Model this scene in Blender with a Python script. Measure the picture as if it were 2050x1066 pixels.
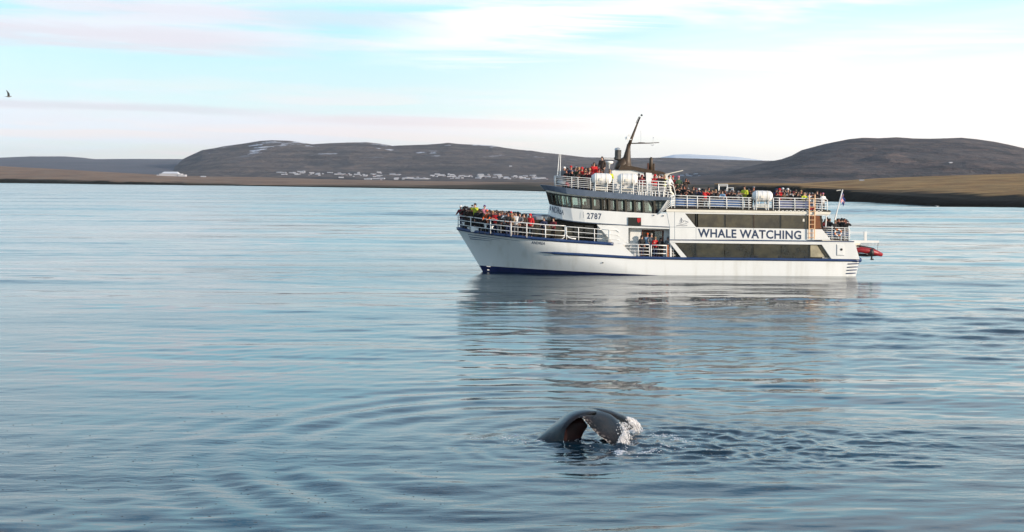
import bpy, math, random
import numpy as np
from mathutils import Vector, Matrix, noise as mnoise
random.seed(7); rng = np.random.default_rng(7)
sc = bpy.context.scene
COL = sc.collection
for o in list(bpy.data.objects): bpy.data.objects.remove(o)

# ------------------------------------------------------------------ camera
FPX, CX, CY, HC = 3000.0, 1025.0, 533.0, 7.8
PITCH = math.atan((533-356)/FPX); ROLL = 0.006
cp, sp = math.cos(PITCH), math.sin(PITCH); cr, sr = math.cos(ROLL), math.sin(ROLL)
r0 = Vector((1,0,0)); u0 = Vector((0,sp,cp)); fw = Vector((0,cp,-sp))
RI = r0*cr + u0*sr; UP = u0*cr - r0*sr
CAMP = Vector((0,0,HC))
cam = bpy.data.cameras.new('camera'); camo = bpy.data.objects.new('camera', cam); COL.objects.link(camo)
m3 = Matrix((RI, UP, -fw)).transposed()
camo.matrix_world = Matrix.Translation(CAMP) @ m3.to_4x4()
cam.sensor_width = 36.0; cam.lens = 36.0*FPX/2050.0; cam.clip_start = 0.5; cam.clip_end = 60000
sc.camera = camo
def ray(px, py):
    return (RI*((px-CX)/FPX) - UP*((py-CY)/FPX) + fw)
def on_y(px, py, Y):            # point on the vertical plane at distance Y
    d = ray(px, py); return CAMP + d*(Y/d.y)
def on_water(px, py, z=0.0):
    d = ray(px, py); return CAMP + d*((z-HC)/d.z)

# ------------------------------------------------------------------ sky and sun
SUN_AZ, SUN_EL = math.radians(120), math.radians(11)     # clockwise from +Y
sdir = Vector((math.sin(SUN_AZ)*math.cos(SUN_EL), math.cos(SUN_AZ)*math.cos(SUN_EL), math.sin(SUN_EL)))
W = bpy.data.worlds.new('World'); sc.world = W; W.use_nodes = True
wn, wl = W.node_tree.nodes, W.node_tree.links
wn.clear()
def N(t, nodes=wn, **k):
    n = nodes.new(t)
    for a, b in k.items(): setattr(n, a, b)
    return n
def mathn(op, a, b=None, nodes=wn, links=wl, clamp=False):
    n = N('ShaderNodeMath', nodes, operation=op, use_clamp=clamp)
    for i, v in enumerate((a, b)):
        if v is None: continue
        if isinstance(v, (int, float)): n.inputs[i].default_value = v
        else: links.new(v, n.inputs[i])
    return n.outputs[0]
def mixc(f, a, b, nodes=wn, links=wl, mode='MIX'):
    n = N('ShaderNodeMix', nodes, data_type='RGBA', blend_type=mode)
    for s, v in ((0, f), (6, a), (7, b)):
        if isinstance(v, (int, float)): n.inputs[s].default_value = v
        elif isinstance(v, tuple): n.inputs[s].default_value = (*v[:3], 1)
        else: links.new(v, n.inputs[s])
    return n.outputs[2]
def ramp(v, a, b, c=0.0, d=1.0, nodes=wn, links=wl):
    n = N('ShaderNodeMapRange', nodes, interpolation_type='SMOOTHSTEP')
    links.new(v, n.inputs[0])
    for i, x in enumerate((a, b, c, d)): n.inputs[i+1].default_value = x
    return n.outputs[0]
out = N('ShaderNodeOutputWorld'); bg = N('ShaderNodeBackground')
sky = N('ShaderNodeTexSky', sky_type='NISHITA', sun_disc=False)
sky.sun_elevation = SUN_EL; sky.sun_rotation = SUN_AZ; sky.altitude = 0; sky.air_density = 1.0; sky.dust_density = 0.6; sky.ozone_density = 2.0
tc = N('ShaderNodeTexCoord'); sep = N('ShaderNodeSeparateXYZ'); wl.new(tc.outputs['Generated'], sep.inputs[0])
X_, Y_, Z_ = sep.outputs
az = mathn('ARCTAN2', X_, Y_)
def cloud(sx, sz, ox, oz, detail=4, rough=.5, tilt=0.0, dist=0.0):
    c = N('ShaderNodeCombineXYZ')
    wl.new(mathn('ADD', mathn('MULTIPLY', az, sx), ox), c.inputs[0])
    zz = mathn('ADD', Z_, mathn('MULTIPLY', az, tilt))
    wl.new(mathn('ADD', mathn('MULTIPLY', zz, sz), oz), c.inputs[1])
    n = N('ShaderNodeTexNoise'); n.noise_dimensions = '2D'
    n.inputs['Scale'].default_value = 1; n.inputs['Detail'].default_value = detail; n.inputs['Roughness'].default_value = rough; n.inputs['Distortion'].default_value = dist
    wl.new(c.outputs[0], n.inputs['Vector']); return n.outputs[0]
SK = 0.10
nish = mixc(1.0, sky.outputs[0], (1.0, 1.0, 1.0), mode='MULTIPLY')
CL = 1/SK   # cloud colours are written as displayed radiance, the background strength scales them
def cc(r, g, b): return (r*CL, g*CL, b*CL)
SKYN = dict()
# sky colour: cream on the horizon, pale cyan above it, bluer and deeper towards the zenith
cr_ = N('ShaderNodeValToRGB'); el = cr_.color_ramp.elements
stops = [(0, (.98,.90,.82)), (.045, (.76,.95,.98)), (.10, (.50,.88,1.0)), (.17, (.58,1.04,1.22)), (.26, (.25,.65,1.0)), (.42, (.08,.31,.57)), (.70, (.05,.15,.32)), (1.0, (.06,.15,.32))]  # band above the view added bright so its reflection lights the water
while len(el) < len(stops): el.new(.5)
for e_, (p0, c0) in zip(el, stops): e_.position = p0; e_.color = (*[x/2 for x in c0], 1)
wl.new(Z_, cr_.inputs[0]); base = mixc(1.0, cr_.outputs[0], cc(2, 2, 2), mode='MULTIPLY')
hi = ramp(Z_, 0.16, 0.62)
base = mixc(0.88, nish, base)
# streaky veils
c1 = ramp(cloud(2.6, 34, 3.1, 0.4, 5, .55, 0.03, .3), 0.46, 0.66)
c2 = ramp(cloud(5.5, 85, 7.7, 2.2, 4, .5, 0.02, .4), 0.50, 0.72)
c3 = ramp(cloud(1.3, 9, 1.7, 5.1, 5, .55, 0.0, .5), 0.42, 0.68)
right = ramp(az, -0.12, 0.22)
m1 = mathn('MULTIPLY', c1, .80)
veilcol = mixc(right, cc(.84, .84, .91), cc(1.05, 1.02, 1.0))
g1 = mixc(m1, base, veilcol)
g2 = mixc(mathn('MULTIPLY', mathn('MULTIPLY', c2, .65), ramp(Z_, .09, .01)), g1, mixc(right, cc(.95,.84,.82), cc(1.0,.9,.82)))
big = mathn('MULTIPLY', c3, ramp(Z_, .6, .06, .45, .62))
bigcol = mixc(hi, mixc(right, cc(.74,.95,1.06), cc(1.02,1.10,1.14)), cc(.40,.52,.72))  # patches above the view shaped for their mottled reflection in the water
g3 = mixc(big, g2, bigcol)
rag = cloud(4.5, 60, 11.3, 6.1, 5, .6, 0.02, .5)
def streak(g, z0, slope, w, a0, a1, col, k, edge=.05):
    zc = mathn('SUBTRACT', mathn('SUBTRACT', Z_, mathn('MULTIPLY', az, slope)), z0)
    zc = mathn('ADD', zc, mathn('MULTIPLY', mathn('SUBTRACT', rag, .5), w*3.2))
    m_ = ramp(mathn('ABSOLUTE', zc), w*1.3, w*.2)
    m_ = mathn('MULTIPLY', m_, mathn('MULTIPLY', ramp(az, a0-edge, a0+edge), ramp(az, a1+edge, a1-edge)))
    return mixc(mathn('MULTIPLY', m_, k), g, col)
g3 = streak(g3, .0800, -.035, .0095, -1.2, -.16, cc(.74,.72,.79), .75)
g3 = streak(g3, .1010, -.02, .006, -.30, .02, cc(.74,.72,.80), .5)
g3 = streak(g3, .0355, -.015, .0030, -.14, .06, cc(.82,.74,.76), .65)
g3 = streak(g3, .0400, -.01, .0035, -.40, -.17, cc(.68,.68,.74), .55)
g3 = streak(g3, .0260, .0, .0035, -.40, -.20, cc(.95,.84,.80), .5)
g3 = streak(g3, .1020, .14, .017, -.06, .12, cc(1.05,1.03,1.0), .9, .06)
glow = mathn('MULTIPLY', right, ramp(Z_, .125, .03, 0.0, .85))
g4 = mixc(glow, g3, cc(1.15, 1.10, 1.02))
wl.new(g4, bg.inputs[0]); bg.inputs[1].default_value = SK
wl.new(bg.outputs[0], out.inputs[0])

sl = bpy.data.lights.new('sun', 'SUN'); sl.energy = 4.9; sl.angle = math.radians(0.5); sl.color = (1.0, .86, .70)
so = bpy.data.objects.new('sun', sl); COL.objects.link(so); so.location = sdir*100
so.rotation_euler = (-sdir).to_track_quat('-Z', 'Y').to_euler()
sc.view_settings.view_transform = 'Standard'; sc.view_settings.look = 'None'; sc.view_settings.exposure = 0.22; sc.view_settings.gamma = 1.0
sc.render.engine = 'CYCLES'
HAZE = 3.2e-5
sc.cycles.volume_bounces = 0; sc.cycles.max_bounces = 6; sc.cycles.transparent_max_bounces = 12

# ------------------------------------------------------------------ materials
MATS = {}
def mat(name, col, rough=.5, metal=0.0, spec=.5, var=0.0, vscale=3.0, bump=0.0, coat=0.0, stretch=(1,1,1)):
    if name in MATS: return MATS[name]
    m = bpy.data.materials.new(name); m.use_nodes = True
    nt = m.node_tree; n, l = nt.nodes, nt.links; p = n['Principled BSDF']
    p.inputs['Roughness'].default_value = rough; p.inputs['Metallic'].default_value = metal
    p.inputs['Specular IOR Level'].default_value = spec; p.inputs['Coat Weight'].default_value = coat
    p.inputs['Base Color'].default_value = (*col, 1)
    if var or bump:
        t = N('ShaderNodeTexCoord', n); mp = N('ShaderNodeMapping', n); mp.inputs['Scale'].default_value = stretch
        l.new(t.outputs['Object'], mp.inputs[0])
        nz = N('ShaderNodeTexNoise', n); nz.inputs['Scale'].default_value = vscale; nz.inputs['Detail'].default_value = 6; nz.inputs['Roughness'].default_value = .6
        l.new(mp.outputs[0], nz.inputs['Vector'])
        if var:
            f = ramp(nz.outputs[0], .3, .75, 0, 1, n, l)
            c = mixc(f, tuple(x*(1-var) for x in col), tuple(min(1, x*(1+var*.5)) for x in col), n, l)
            l.new(c, p.inputs['Base Color'])
        if bump:
            b = N('ShaderNodeBump', n); b.inputs['Strength'].default_value = bump; b.inputs['Distance'].default_value = .02
            l.new(nz.outputs[0], b.inputs['Height']); l.new(b.outputs[0], p.inputs['Normal'])
    MATS[name] = m; return m
M_white = mat('white_paint', (.80,.79,.76), .35, var=.06, vscale=1.2, stretch=(1,1,.4))
M_cream = mat('cream_and_sunlit_white', (.80,.74,.62), .4, var=.08, vscale=2)
M_blue = mat('navy_paint', (.022,.05,.14), .35, var=.25, vscale=2)
M_boot = mat('boot_top_blue', (.015,.025,.10), .4, var=.3, vscale=1.5)
M_slate = mat('slate_blue_paint', (.11,.14,.19), .45, var=.15, vscale=2)
M_dark = mat('dark_frame', (.020,.018,.012), .4)
M_ink = mat('navy_lettering', (.02,.04,.09), .5)
M_glass = mat('bronze_tinted_glass', (.060,.050,.024), .10, spec=.6, var=.35, vscale=.8, coat=.0)
M_inner = mat('dark_interior_and_shade', (.03,.024,.015), .8, var=.4, vscale=1.2)
M_deck = mat('deck_green_grey', (.10,.10,.095), .8, var=.3, vscale=3)
M_canvas = mat('blue_canvas', (.07,.14,.30), .8, var=.25, vscale=3)
M_brown = mat('mast_brown', (.062,.036,.017), .5, var=.35, vscale=2.5)
M_rust = mat('rusty_brown', (.16,.055,.03), .7, var=.4, vscale=6)
M_steel = mat('galvanised', (.42,.43,.44), .35, metal=.7)
M_raft = mat('raft_shell', (.80,.78,.75), .35, var=.05, vscale=5)
M_red = mat('red_paint', (.45,.02,.02), .4)
M_redtube = mat('red_rubber', (.28,.014,.020), .45, var=.25, vscale=4)
M_black = mat('black_rubber', (.015,.015,.016), .55)
M_orange = mat('orange_paint', (.60,.20,.07), .6)
M_ladder = mat('ladder_white_sunlit', (.80,.50,.28), .45)  # white ladder; the orange sunlight on it is put into the colour
M_skin = mat('skin', (.42,.22,.15), .6)
M_gold = mat('yellow_vest', (.70,.72,.06), .6)
def clear_glass(name, tint, gl=.25):
    m = bpy.data.materials.new(name); m.use_nodes = True; n, l = m.node_tree.nodes, m.node_tree.links; n.clear()
    o = N('ShaderNodeOutputMaterial', n); t = N('ShaderNodeBsdfTransparent', n); t.inputs[0].default_value = (*tint, 1)
    g = N('ShaderNodeBsdfGlossy', n); g.inputs['Roughness'].default_value = .03; g.inputs[0].default_value = (.9,.9,.9,1)
    fr = N('ShaderNodeFresnel', n); fr.inputs[0].default_value = 1.5
    mx = N('ShaderNodeMixShader', n); l.new(mathn('ADD', fr.outputs[0], gl*.2, n, l), mx.inputs[0]); l.new(t.outputs[0], mx.inputs[1]); l.new(g.outputs[0], mx.inputs[2]); l.new(mx.outputs[0], o.inputs[0])
    return m
M_clear = clear_glass('clear_window_glass', (.86,.90,.84))

# ------------------------------------------------------------------ object helpers
def tag(o, label=None, cat=None, group=None, kind=None):
    for k, v in (('label', label), ('category', cat), ('group', group), ('kind', kind)):
        if v: o[k] = v
    return o
def link(name, me, parent=None, mtx=None):
    o = bpy.data.objects.new(name, me); COL.objects.link(o)
    if parent: o.parent = parent
    if mtx is not None: o.matrix_world = mtx
    return o
def empty(name, mtx):
    o = bpy.data.objects.new(name, None); o.empty_display_size = .3; COL.objects.link(o); o.matrix_world = mtx
    return o
class MB:
    def __init__(s): s.v, s.f, s.mi = [], [], []
    def add(s, vs, fs, mi=0):
        b = len(s.v); s.v += [tuple(v) for v in vs]; s.f += [tuple(b+i for i in f) for f in fs]; s.mi += [mi]*len(fs); return s
    def box(s, a, b, mi=0):
        x0,y0,z0 = a; x1,y1,z1 = b
        return s.add([(x0,y0,z0),(x1,y0,z0),(x1,y1,z0),(x0,y1,z0),(x0,y0,z1),(x1,y0,z1),(x1,y1,z1),(x0,y1,z1)],
                     [(0,3,2,1),(4,5,6,7),(0,1,5,4),(1,2,6,5),(2,3,7,6),(3,0,4,7)], mi)
    def tube(s, pts, r, n=6, caps=True, mi=0, sq=(1,1)):
        pts = [Vector(p) for p in pts]; k = len(pts)
        rr = r if isinstance(r, (list, tuple)) else [r]*k
        vs = []; 
        up = None
        for i, p in enumerate(pts):
            t = (pts[min(i+1,k-1)] - pts[max(i-1,0)]); t = t.normalized() if t.length > 1e-9 else Vector((0,0,1))
            if up is None:
                up = Vector((0,0,1)) if abs(t.z) < .9 else Vector((0,1,0))
            a = t.cross(up).normalized(); b = a.cross(t).normalized(); up = b
            for j in range(n):
                q = 2*math.pi*j/n
                vs.append(p + (a*math.cos(q)*sq[0] + b*math.sin(q)*sq[1])*rr[i])
        fs = [(i*n+j, i*n+(j+1)%n, (i+1)*n+(j+1)%n, (i+1)*n+j) for i in range(k-1) for j in range(n)]
        if caps: fs += [tuple(range(n-1,-1,-1)), tuple((k-1)*n+j for j in range(n))]
        return s.add(vs, fs, mi)
    def lathe(s, c, axis, prof, n=14, mi=0):   # prof: (distance along axis, radius)
        ax = Vector(axis).normalized(); c = Vector(c)
        return s.tube([c+ax*p[0] for p in prof], [p[1] for p in prof], n, True, mi)
    def prism(s, loop, y0, y1, mi=0):          # loop of (x,z), extruded from y0 to y1
        n = len(loop)
        vs = [(x,y0,z) for x,z in loop] + [(x,y1,z) for x,z in loop]
        fs = [tuple(range(n)), tuple(range(2*n-1,n-1,-1))] + [(i,n+i,n+(i+1)%n,(i+1)%n) for i in range(n)]
        return s.add(vs, fs, mi)
    def build(s, name, m, parent=None, smooth=False, mtx=None, bevel=0):
        me = bpy.data.meshes.new(name); me.from_pydata(s.v, [], s.f)
        for mm in (m if isinstance(m, (list, tuple)) else [m]): me.materials.append(mm)
        if max(s.mi+[0]): me.polygons.foreach_set('material_index', s.mi)
        if smooth: me.polygons.foreach_set('use_smooth', [True]*len(me.polygons))
        import bmesh
        bm = bmesh.new(); bm.from_mesh(me); bmesh.ops.recalc_face_normals(bm, faces=bm.faces)
        if bevel:
            bmesh.ops.bevel(bm, geom=[e for e in bm.edges if len(e.link_faces)==2 and e.calc_face_angle(0)>.6], offset=bevel, segments=1, affect='EDGES')
        bm.to_mesh(me); bm.free()
        return link(name, me, parent, mtx)

# ------------------------------------------------------------------ value noise
def vnoise(x, y, seed=0):
    xi = np.floor(x).astype(np.int64); yi = np.floor(y).astype(np.int64); fx = x-xi; fy = y-yi
    fx = fx*fx*(3-2*fx); fy = fy*fy*(3-2*fy)
    def h(a, b):
        n = (a*374761393 + b*668265263 + seed*1442695041) & 0xffffffff
        n = ((n ^ (n >> 13))*1274126177) & 0xffffffff
        return ((n ^ (n >> 16)) & 0xffff)/65535.0
    return (h(xi,yi)*(1-fx)+h(xi+1,yi)*fx)*(1-fy) + (h(xi,yi+1)*(1-fx)+h(xi+1,yi+1)*fx)*fy
def fbm(x, y, o=4, seed=0):
    s = 0; a = .5
    for i in range(o): s = s + a*vnoise(x*2**i, y*2**i, seed+i); a *= .5
    return s
def grid_mesh(name, V, nr, nc, m, smooth=True):
    me = bpy.data.meshes.new(name); me.vertices.add(nr*nc); me.vertices.foreach_set('co', V.reshape(-1).astype(np.float32))
    i = np.arange((nr-1)*(nc-1)); r = i//(nc-1); c = i%(nc-1); a = r*nc+c
    q = np.stack([a, a+1, a+nc+1, a+nc], 1).reshape(-1).astype(np.int32)
    me.loops.add(len(q)); me.loops.foreach_set('vertex_index', q)
    me.polygons.add(len(i)); me.polygons.foreach_set('loop_start', (np.arange(len(i))*4).astype(np.int32))
    me.update(calc_edges=True); me.validate()
    me.polygons.foreach_set('use_smooth', np.full(len(i), smooth)); me.materials.append(m)
    return link(name, me)

# ------------------------------------------------------------------ water
WC = on_water(1190, 884); wx, wy = WC.x, WC.y           # where the tail breaks the surface
def water_material():
    m = bpy.data.materials.new('sea_water'); m.use_nodes = True; n, l = m.node_tree.nodes, m.node_tree.links; p = n['Principled BSDF']
    p.inputs['Base Color'].default_value = (.004,.018,.030,1); p.inputs['IOR'].default_value = 1.34; p.inputs['Roughness'].default_value = .04
    g = N('ShaderNodeNewGeometry', n)
    def nz(sx, sy, det, seed, ro=.55, out=0, rot=.06):
        mp = N('ShaderNodeMapping', n); mp.inputs['Scale'].default_value = (sx, sy, 1); mp.inputs['Location'].default_value = (seed, seed*1.7, 0); mp.inputs['Rotation'].default_value = (0,0,rot)
        l.new(g.outputs['Position'], mp.inputs[0]); t = N('ShaderNodeTexNoise', n); t.inputs['Scale'].default_value = 1; t.inputs['Detail'].default_value = det; t.inputs['Roughness'].default_value = ro
        l.new(mp.outputs[0], t.inputs['Vector']); return t.outputs[out]
    M = lambda op, a, b=None: mathn(op, a, b, n, l)
    sx = N('ShaderNodeSeparateXYZ', n); l.new(g.outputs['Position'], sx.inputs[0])
    far = ramp(sx.outputs[1], 36, 125, 0, 1, n, l); vfar = ramp(sx.outputs[1], 110, 450, 0, 1, n, l)
    patch = ramp(nz(.022, .05, 3, 5), .36, .62, 0, 1, n, l)
    bands = ramp(nz(.006, .035, 4, 23), .35, .65, 0, 1, n, l)
    # near wavelets: bump
    fine = nz(1.5, 3.6, 4, 1)
    b = N('ShaderNodeBump', n); b.inputs['Strength'].default_value = 1.0; b.inputs['Distance'].default_value = 1.0
    l.new(M('MULTIPLY', fine, M('MULTIPLY', M('ADD', patch, .12), .018)), b.inputs['Height'])
    # far chop: slopes of wavelets too small for the mesh out there
    def vec(op, a, b_):
        v = N('ShaderNodeVectorMath', n, operation=op)
        for i, x in enumerate((a, b_)):
            if isinstance(x, tuple): v.inputs[i].default_value = x
            elif op == 'SCALE' and i == 1: (l.new(x, v.inputs[3]) if not isinstance(x, (int, float)) else setattr(v.inputs[3], 'default_value', x))
            else: l.new(x, v.inputs[i])
        return v.outputs[0]
    s1 = vec('SUBTRACT', nz(.36, 1.9, 4, 40, .6, 1), (.5,.5,.5)); s2 = vec('SUBTRACT', nz(.035, .28, 4, 60, .6, 1), (.5,.5,.5))
    sl_ = vec('MULTIPLY', vec('ADD', s1, vec('MULTIPLY', s2, (1.2,1.2,0))), (.25,.75,0))
    amp_ = M('MULTIPLY', far, M('ADD', M('MULTIPLY', bands, M('ADD', M('MULTIPLY', vfar, .16), .26)), M('ADD', M('MULTIPLY', vfar, .06), .09)))
    sl_ = vec('SCALE', sl_, amp_)
    inc = vec('MULTIPLY', g.outputs['Incoming'], (1,1,0))          # wavelet faces turned to the viewer fill the view at a grazing angle
    bias = M('MULTIPLY', M('ADD', M('MULTIPLY', vfar, .030), M('MULTIPLY', far, .006)), M('ADD', bands, .5))
    nn = vec('ADD', vec('ADD', b.outputs[0], sl_), vec('SCALE', inc, bias))
    vn = N('ShaderNodeVectorMath', n, operation='NORMALIZE'); l.new(nn, vn.inputs[0]); l.new(vn.outputs[0], p.inputs['Normal'])
    l.new(M('ADD', M('MULTIPLY', vfar, .06), .04), p.inputs['Roughness'])
    return m
M_water = water_material()
dth = math.radians(21.5)
ang = np.concatenate([np.linspace(-math.radians(55), -dth, 24)[:-1], np.linspace(-dth, dth, 860), np.linspace(dth, math.radians(55), 24)[1:]])
inv = np.linspace(1/24., 1/1500., 900); dist = np.concatenate([[6, 9, 13, 18], 1/inv, [2000, 3000, 5000, 9000, 16000]])
DD, AA = np.meshgrid(dist, ang, indexing='ij')
XX, YY = DD*np.tan(AA), DD.copy()
spc = np.gradient(dist)[:, None]*np.ones_like(AA)
ZZ = np.zeros_like(XX)
amp = np.clip(fbm(XX*.02+3, YY*.035+1, 3, 11)*2.0-.35, .18, 1.0)
rgt = 1/(1+np.exp(-(XX-(-4+.02*YY))/6)); amp = amp*(.36+.74*rgt)
for i in range(70):
    lam = .55*(11.0/.55)**(i/69.0); k = 2*math.pi/lam
    th = rng.normal(0, .32) + (.10 if i % 2 else -.06) if lam > 1.2 else rng.normal(0, .55)
    slope = .0185*(lam/2.0)**(-.10) * (1.15 if lam < 4 else .75)
    a = slope/k
    att = np.clip((lam/spc-2.0)/2.5, 0, 1)
    # crests lie across the view; wobble the phase so that no train runs on for ever
    wob = 1.6*fbm(XX*.05+i, YY*.05-i, 2, 50+i)*2*math.pi/2
    ZZ += a*att*amp*np.sin(k*(XX*math.sin(th)+YY*math.cos(th)) + rng.uniform(0, 6.28) + wob)
for i in range(30):      # long low swell, seen as thin streaks far out
    lam = 9*(80/9.)**(i/29.0); k = 2*math.pi/lam; th = rng.normal(.03, .22); a = .0075/k
    att = np.clip((lam/spc-2.0)/2.5, 0, 1)*np.clip((YY-70)/120, 0, 1)
    ZZ += a*att*np.sin(k*(XX*math.sin(th)+YY*math.cos(th))+rng.uniform(0, 6.28)+9*fbm(XX*.008+i, YY*.008-i, 2, 150+i))
# rings from the tail
dx, dy = XX-wx, YY-wy; rr = np.hypot(dx, dy*.92)
ringm = np.exp(-((rr-1)/5.5)**2)*np.clip(rr/.8, 0, 1)
ZZ += .013*ringm*(.3+1.2*vnoise(XX*.35, YY*.35, 31))*np.sin(2*math.pi*rr/1.05+6*vnoise(XX*.5, YY*.5, 5))
rr2 = np.hypot(dx+1.5, (dy+2)*.85)
th2 = np.arctan2(dy+2, dx+1.5); ZZ += .050*np.exp(-((rr2-8.5)/4.2)**2)*np.clip(.35+.75*np.cos(th2-2.9), .12, 1)*np.clip(2.2*fbm(XX*.10+4, YY*.16, 2, 33)-.3, .1, 1)*np.sin(2*math.pi*(rr2/2.7+.012*rr2**2)+5*fbm(XX*.14, YY*.14, 2, 8))
tur = .75*np.exp(-(((dx-5.0)/5.2)**2+((dy+.4)/3.6)**2)) + .8*np.exp(-((dx/2.2)**2+((dy)/2.0)**2))
tn = 0
for s_, a_ in ((1.1,.060),(2.3,.040),(4.8,.016)):
    tn = tn + a_*(1-2*np.abs(2*vnoise(XX*s_*.75, YY*s_, int(s_*10))-1))
ZZ += tur*tn*.9
rr3 = np.hypot((dx-2.6)*.8, dy-.1); ZZ += .022*np.exp(-((rr3-1.9)/1.3)**2)*np.sin(2*math.pi*rr3/.85+4*vnoise(XX*.8, YY*.8, 77))
ZZ -= .5*(DD > 1990)*0
water = grid_mesh('sea_water', np.stack([XX, YY, ZZ], -1), len(dist), len(ang), M_water)
tag(water, 'calm blue sea rippled in long low waves around the boat', None, None, 'structure')
def wz(x, y):
    i = np.argmin(np.abs(dist-y)); j = np.argmin(np.abs(ang-math.atan2(x, y))); return float(ZZ[i, j])

# ------------------------------------------------------------------ land
def horizon(px): return 356+(px-CX)*sr/cr
def interp(tab, x):
    return np.interp(x, [t[0] for t in tab], [t[1] for t in tab])
def land_mat(name, lo, hi, hi2, shore=None, shore_x=(0,1,3,3), snow=None, sc_=1.0, strat=0.0, bumpd=8.0):
    m = bpy.data.materials.new(name); m.use_nodes = True; n, l = m.node_tree.nodes, m.node_tree.links; p = n['Principled BSDF']
    p.inputs['Roughness'].default_value = .95; p.inputs['Specular IOR Level'].default_value = .1
    g = N('ShaderNodeNewGeometry', n); sx = N('ShaderNodeSeparateXYZ', n); l.new(g.outputs['Position'], sx.inputs[0])
    def nz(a, b, c, det=6, ro=.6, loc=0):
        mp = N('ShaderNodeMapping', n); mp.inputs['Scale'].default_value = (a*sc_, b*sc_, c*sc_); mp.inputs['Location'].default_value = (loc, loc, loc)
        l.new(g.outputs['Position'], mp.inputs[0]); t = N('ShaderNodeTexNoise', n); t.inputs['Scale'].default_value = 1; t.inputs['Detail'].default_value = det; t.inputs['Roughness'].default_value = ro
        l.new(mp.outputs[0], t.inputs['Vector']); return t.outputs[0]
    a = ramp(nz(.005,.0025,.03), .40, .60, 0, 1, n, l)
    b = ramp(nz(.02,.006,.08, 5, .7, 3), .44, .60, 0, 1, n, l)
    c = mixc(a, lo, hi, n, l); c = mixc(mathn('MULTIPLY', b, .6, n, l), c, hi2, n, l)
    if strat:
        s = ramp(nz(.0015,.0015,.11, 3, .6, 8), .5, .6, 0, strat, n, l); c = mixc(s, c, tuple(x*.55 for x in lo), n, l)
    if shore:
        zt = N('ShaderNodeMapRange', n); l.new(sx.outputs[0], zt.inputs[0])
        for i, x in enumerate(shore_x): zt.inputs[i+1].default_value = x
        edge = mathn('DIVIDE', sx.outputs[2], zt.outputs[0], n, l); edge = mathn('ADD', edge, mathn('MULTIPLY', mathn('SUBTRACT', nz(.004,.012,.03,4,.55,7), .5, n, l), 1.4, n, l), n, l)
        f = ramp(edge, .8, 1.15, 0, 1, n, l); c = mixc(f, shore, c, n, l)
    if snow:
        z0, z1, th = snow
        s = ramp(nz(.010,.003,.055, 5, .62, 17), th, th+.035, 0, 1, n, l); s = mathn('MULTIPLY', s, ramp(sx.outputs[2], z0, z1, 0, 1, n, l), n, l)
        c = mixc(mathn('MULTIPLY', s, .8, n, l), c, (.66,.68,.74), n, l)
    l.new(c, p.inputs['Base Color'])
    bp = N('ShaderNodeBump', n); bp.inputs['Strength'].default_value = .9; bp.inputs['Distance'].default_value = bumpd
    l.new(nz(.02,.015,.03, 7, .6, 2), bp.inputs['Height']); l.new(bp.outputs[0], p.inputs['Normal'])
    return m
LANDS = {}
def land(name, px0, px1, ridge, near, dr, shape, m, label, rough=0.05, nc=420, nr=90, shelf=None, back=.25, gul=0.0):
    # ridge: skyline (px, py) seen at distance dr; near: distance of the foot as a table over px
    px = np.linspace(px0, px1, nc); t = np.concatenate([[0, .004, .008, .014], np.linspace(.02, 1, nr-12), 1+np.linspace(.02, back, 8)]); nr = len(t)
    zr = np.zeros(nc); ax = np.zeros(nc)
    for i, p in enumerate(px):
        q = on_y(p, float(interp(ridge, p)), dr); zr[i] = max(q.z, 1.0); ax[i] = q.x/q.y
    d0 = interp(near, px)
    sg = 45/(px[1]-px[0]); kk = np.arange(-int(3*sg), int(3*sg)+1); gk = np.exp(-.5*(kk/sg)**2); gk /= gk.sum()
    zs = np.convolve(np.pad(zr, len(kk)//2, 'edge'), gk, 'valid')
    T, P = np.meshgrid(t, px, indexing='ij'); D = d0[None]+(dr-d0[None])*T
    S = np.interp(np.clip(T, 0, 1), [s[0] for s in shape], [s[1] for s in shape])
    X = D*ax[None]; 
    nz1 = fbm(X/dr*14+5, D/dr*9, 5, hash(name) % 97 if False else len(name)) - .47
    relief = rough*zr[None]*nz1*2.6*np.clip(T*5, 0, 1)*np.clip((1.0-T)*6, 0.10, 1)
    wq = np.clip((T-.62)/.36, 0, 1); wq = wq*wq*(3-2*wq); Z = (zs[None]*(1-wq)+zr[None]*wq)*S + relief
    if gul:   # gullies running down the slope
        u = X/dr*46+5.5*fbm(X/dr*9, D/dr*14, 3, 3)+9*D/dr; Z -= gul*zr[None]*np.abs(2*vnoise(u, D/dr*5, 21)-1)*np.clip(T*3,0,1)*np.clip((1-T)*3,0,1)
    if shelf is not None:
        sh = shelf(P, D, T, X); Z = np.where(T <= 1, np.maximum(Z, sh) if True else Z, Z)
    Z[0] = -6; Z = np.where(T > 1, zr[None]*(1-(T-1)*1.2), Z)
    o = grid_mesh(name, np.stack([X, D, Z], -1), nr, nc, m)
    tag(o, label, None, None, 'structure'); LANDS[name] = (px, t, D, X, Z, ax)
    return o
def hit(name, px, py, tmin=.02):      # where the view ray meets that piece of land
    pxs, t, D, X, Z, ax = LANDS[name]; j = int(np.argmin(np.abs(pxs-px)))
    for i in range(2, len(t)):
        if t[i] < tmin: continue
        q = on_y(px, py, float(D[i, j]))
        if q.z <= Z[i, j]: return Vector((q.x, q.y, Z[i, j]))
    return None
M_hill = land_mat('hazy_heath', (.074,.070,.072), (.125,.105,.098), (.19,.145,.12), snow=(55,88,.60), sc_=1.0, strat=.4, bumpd=16)
M_hillr = land_mat('hazy_heath_right', (.058,.054,.056), (.105,.088,.083), (.17,.115,.095), sc_=1.6, strat=.6, bumpd=11)
M_far = land_mat('far_heath', (.10,.11,.13), (.13,.13,.15), (.14,.13,.14), sc_=.8, bumpd=5)
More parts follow.
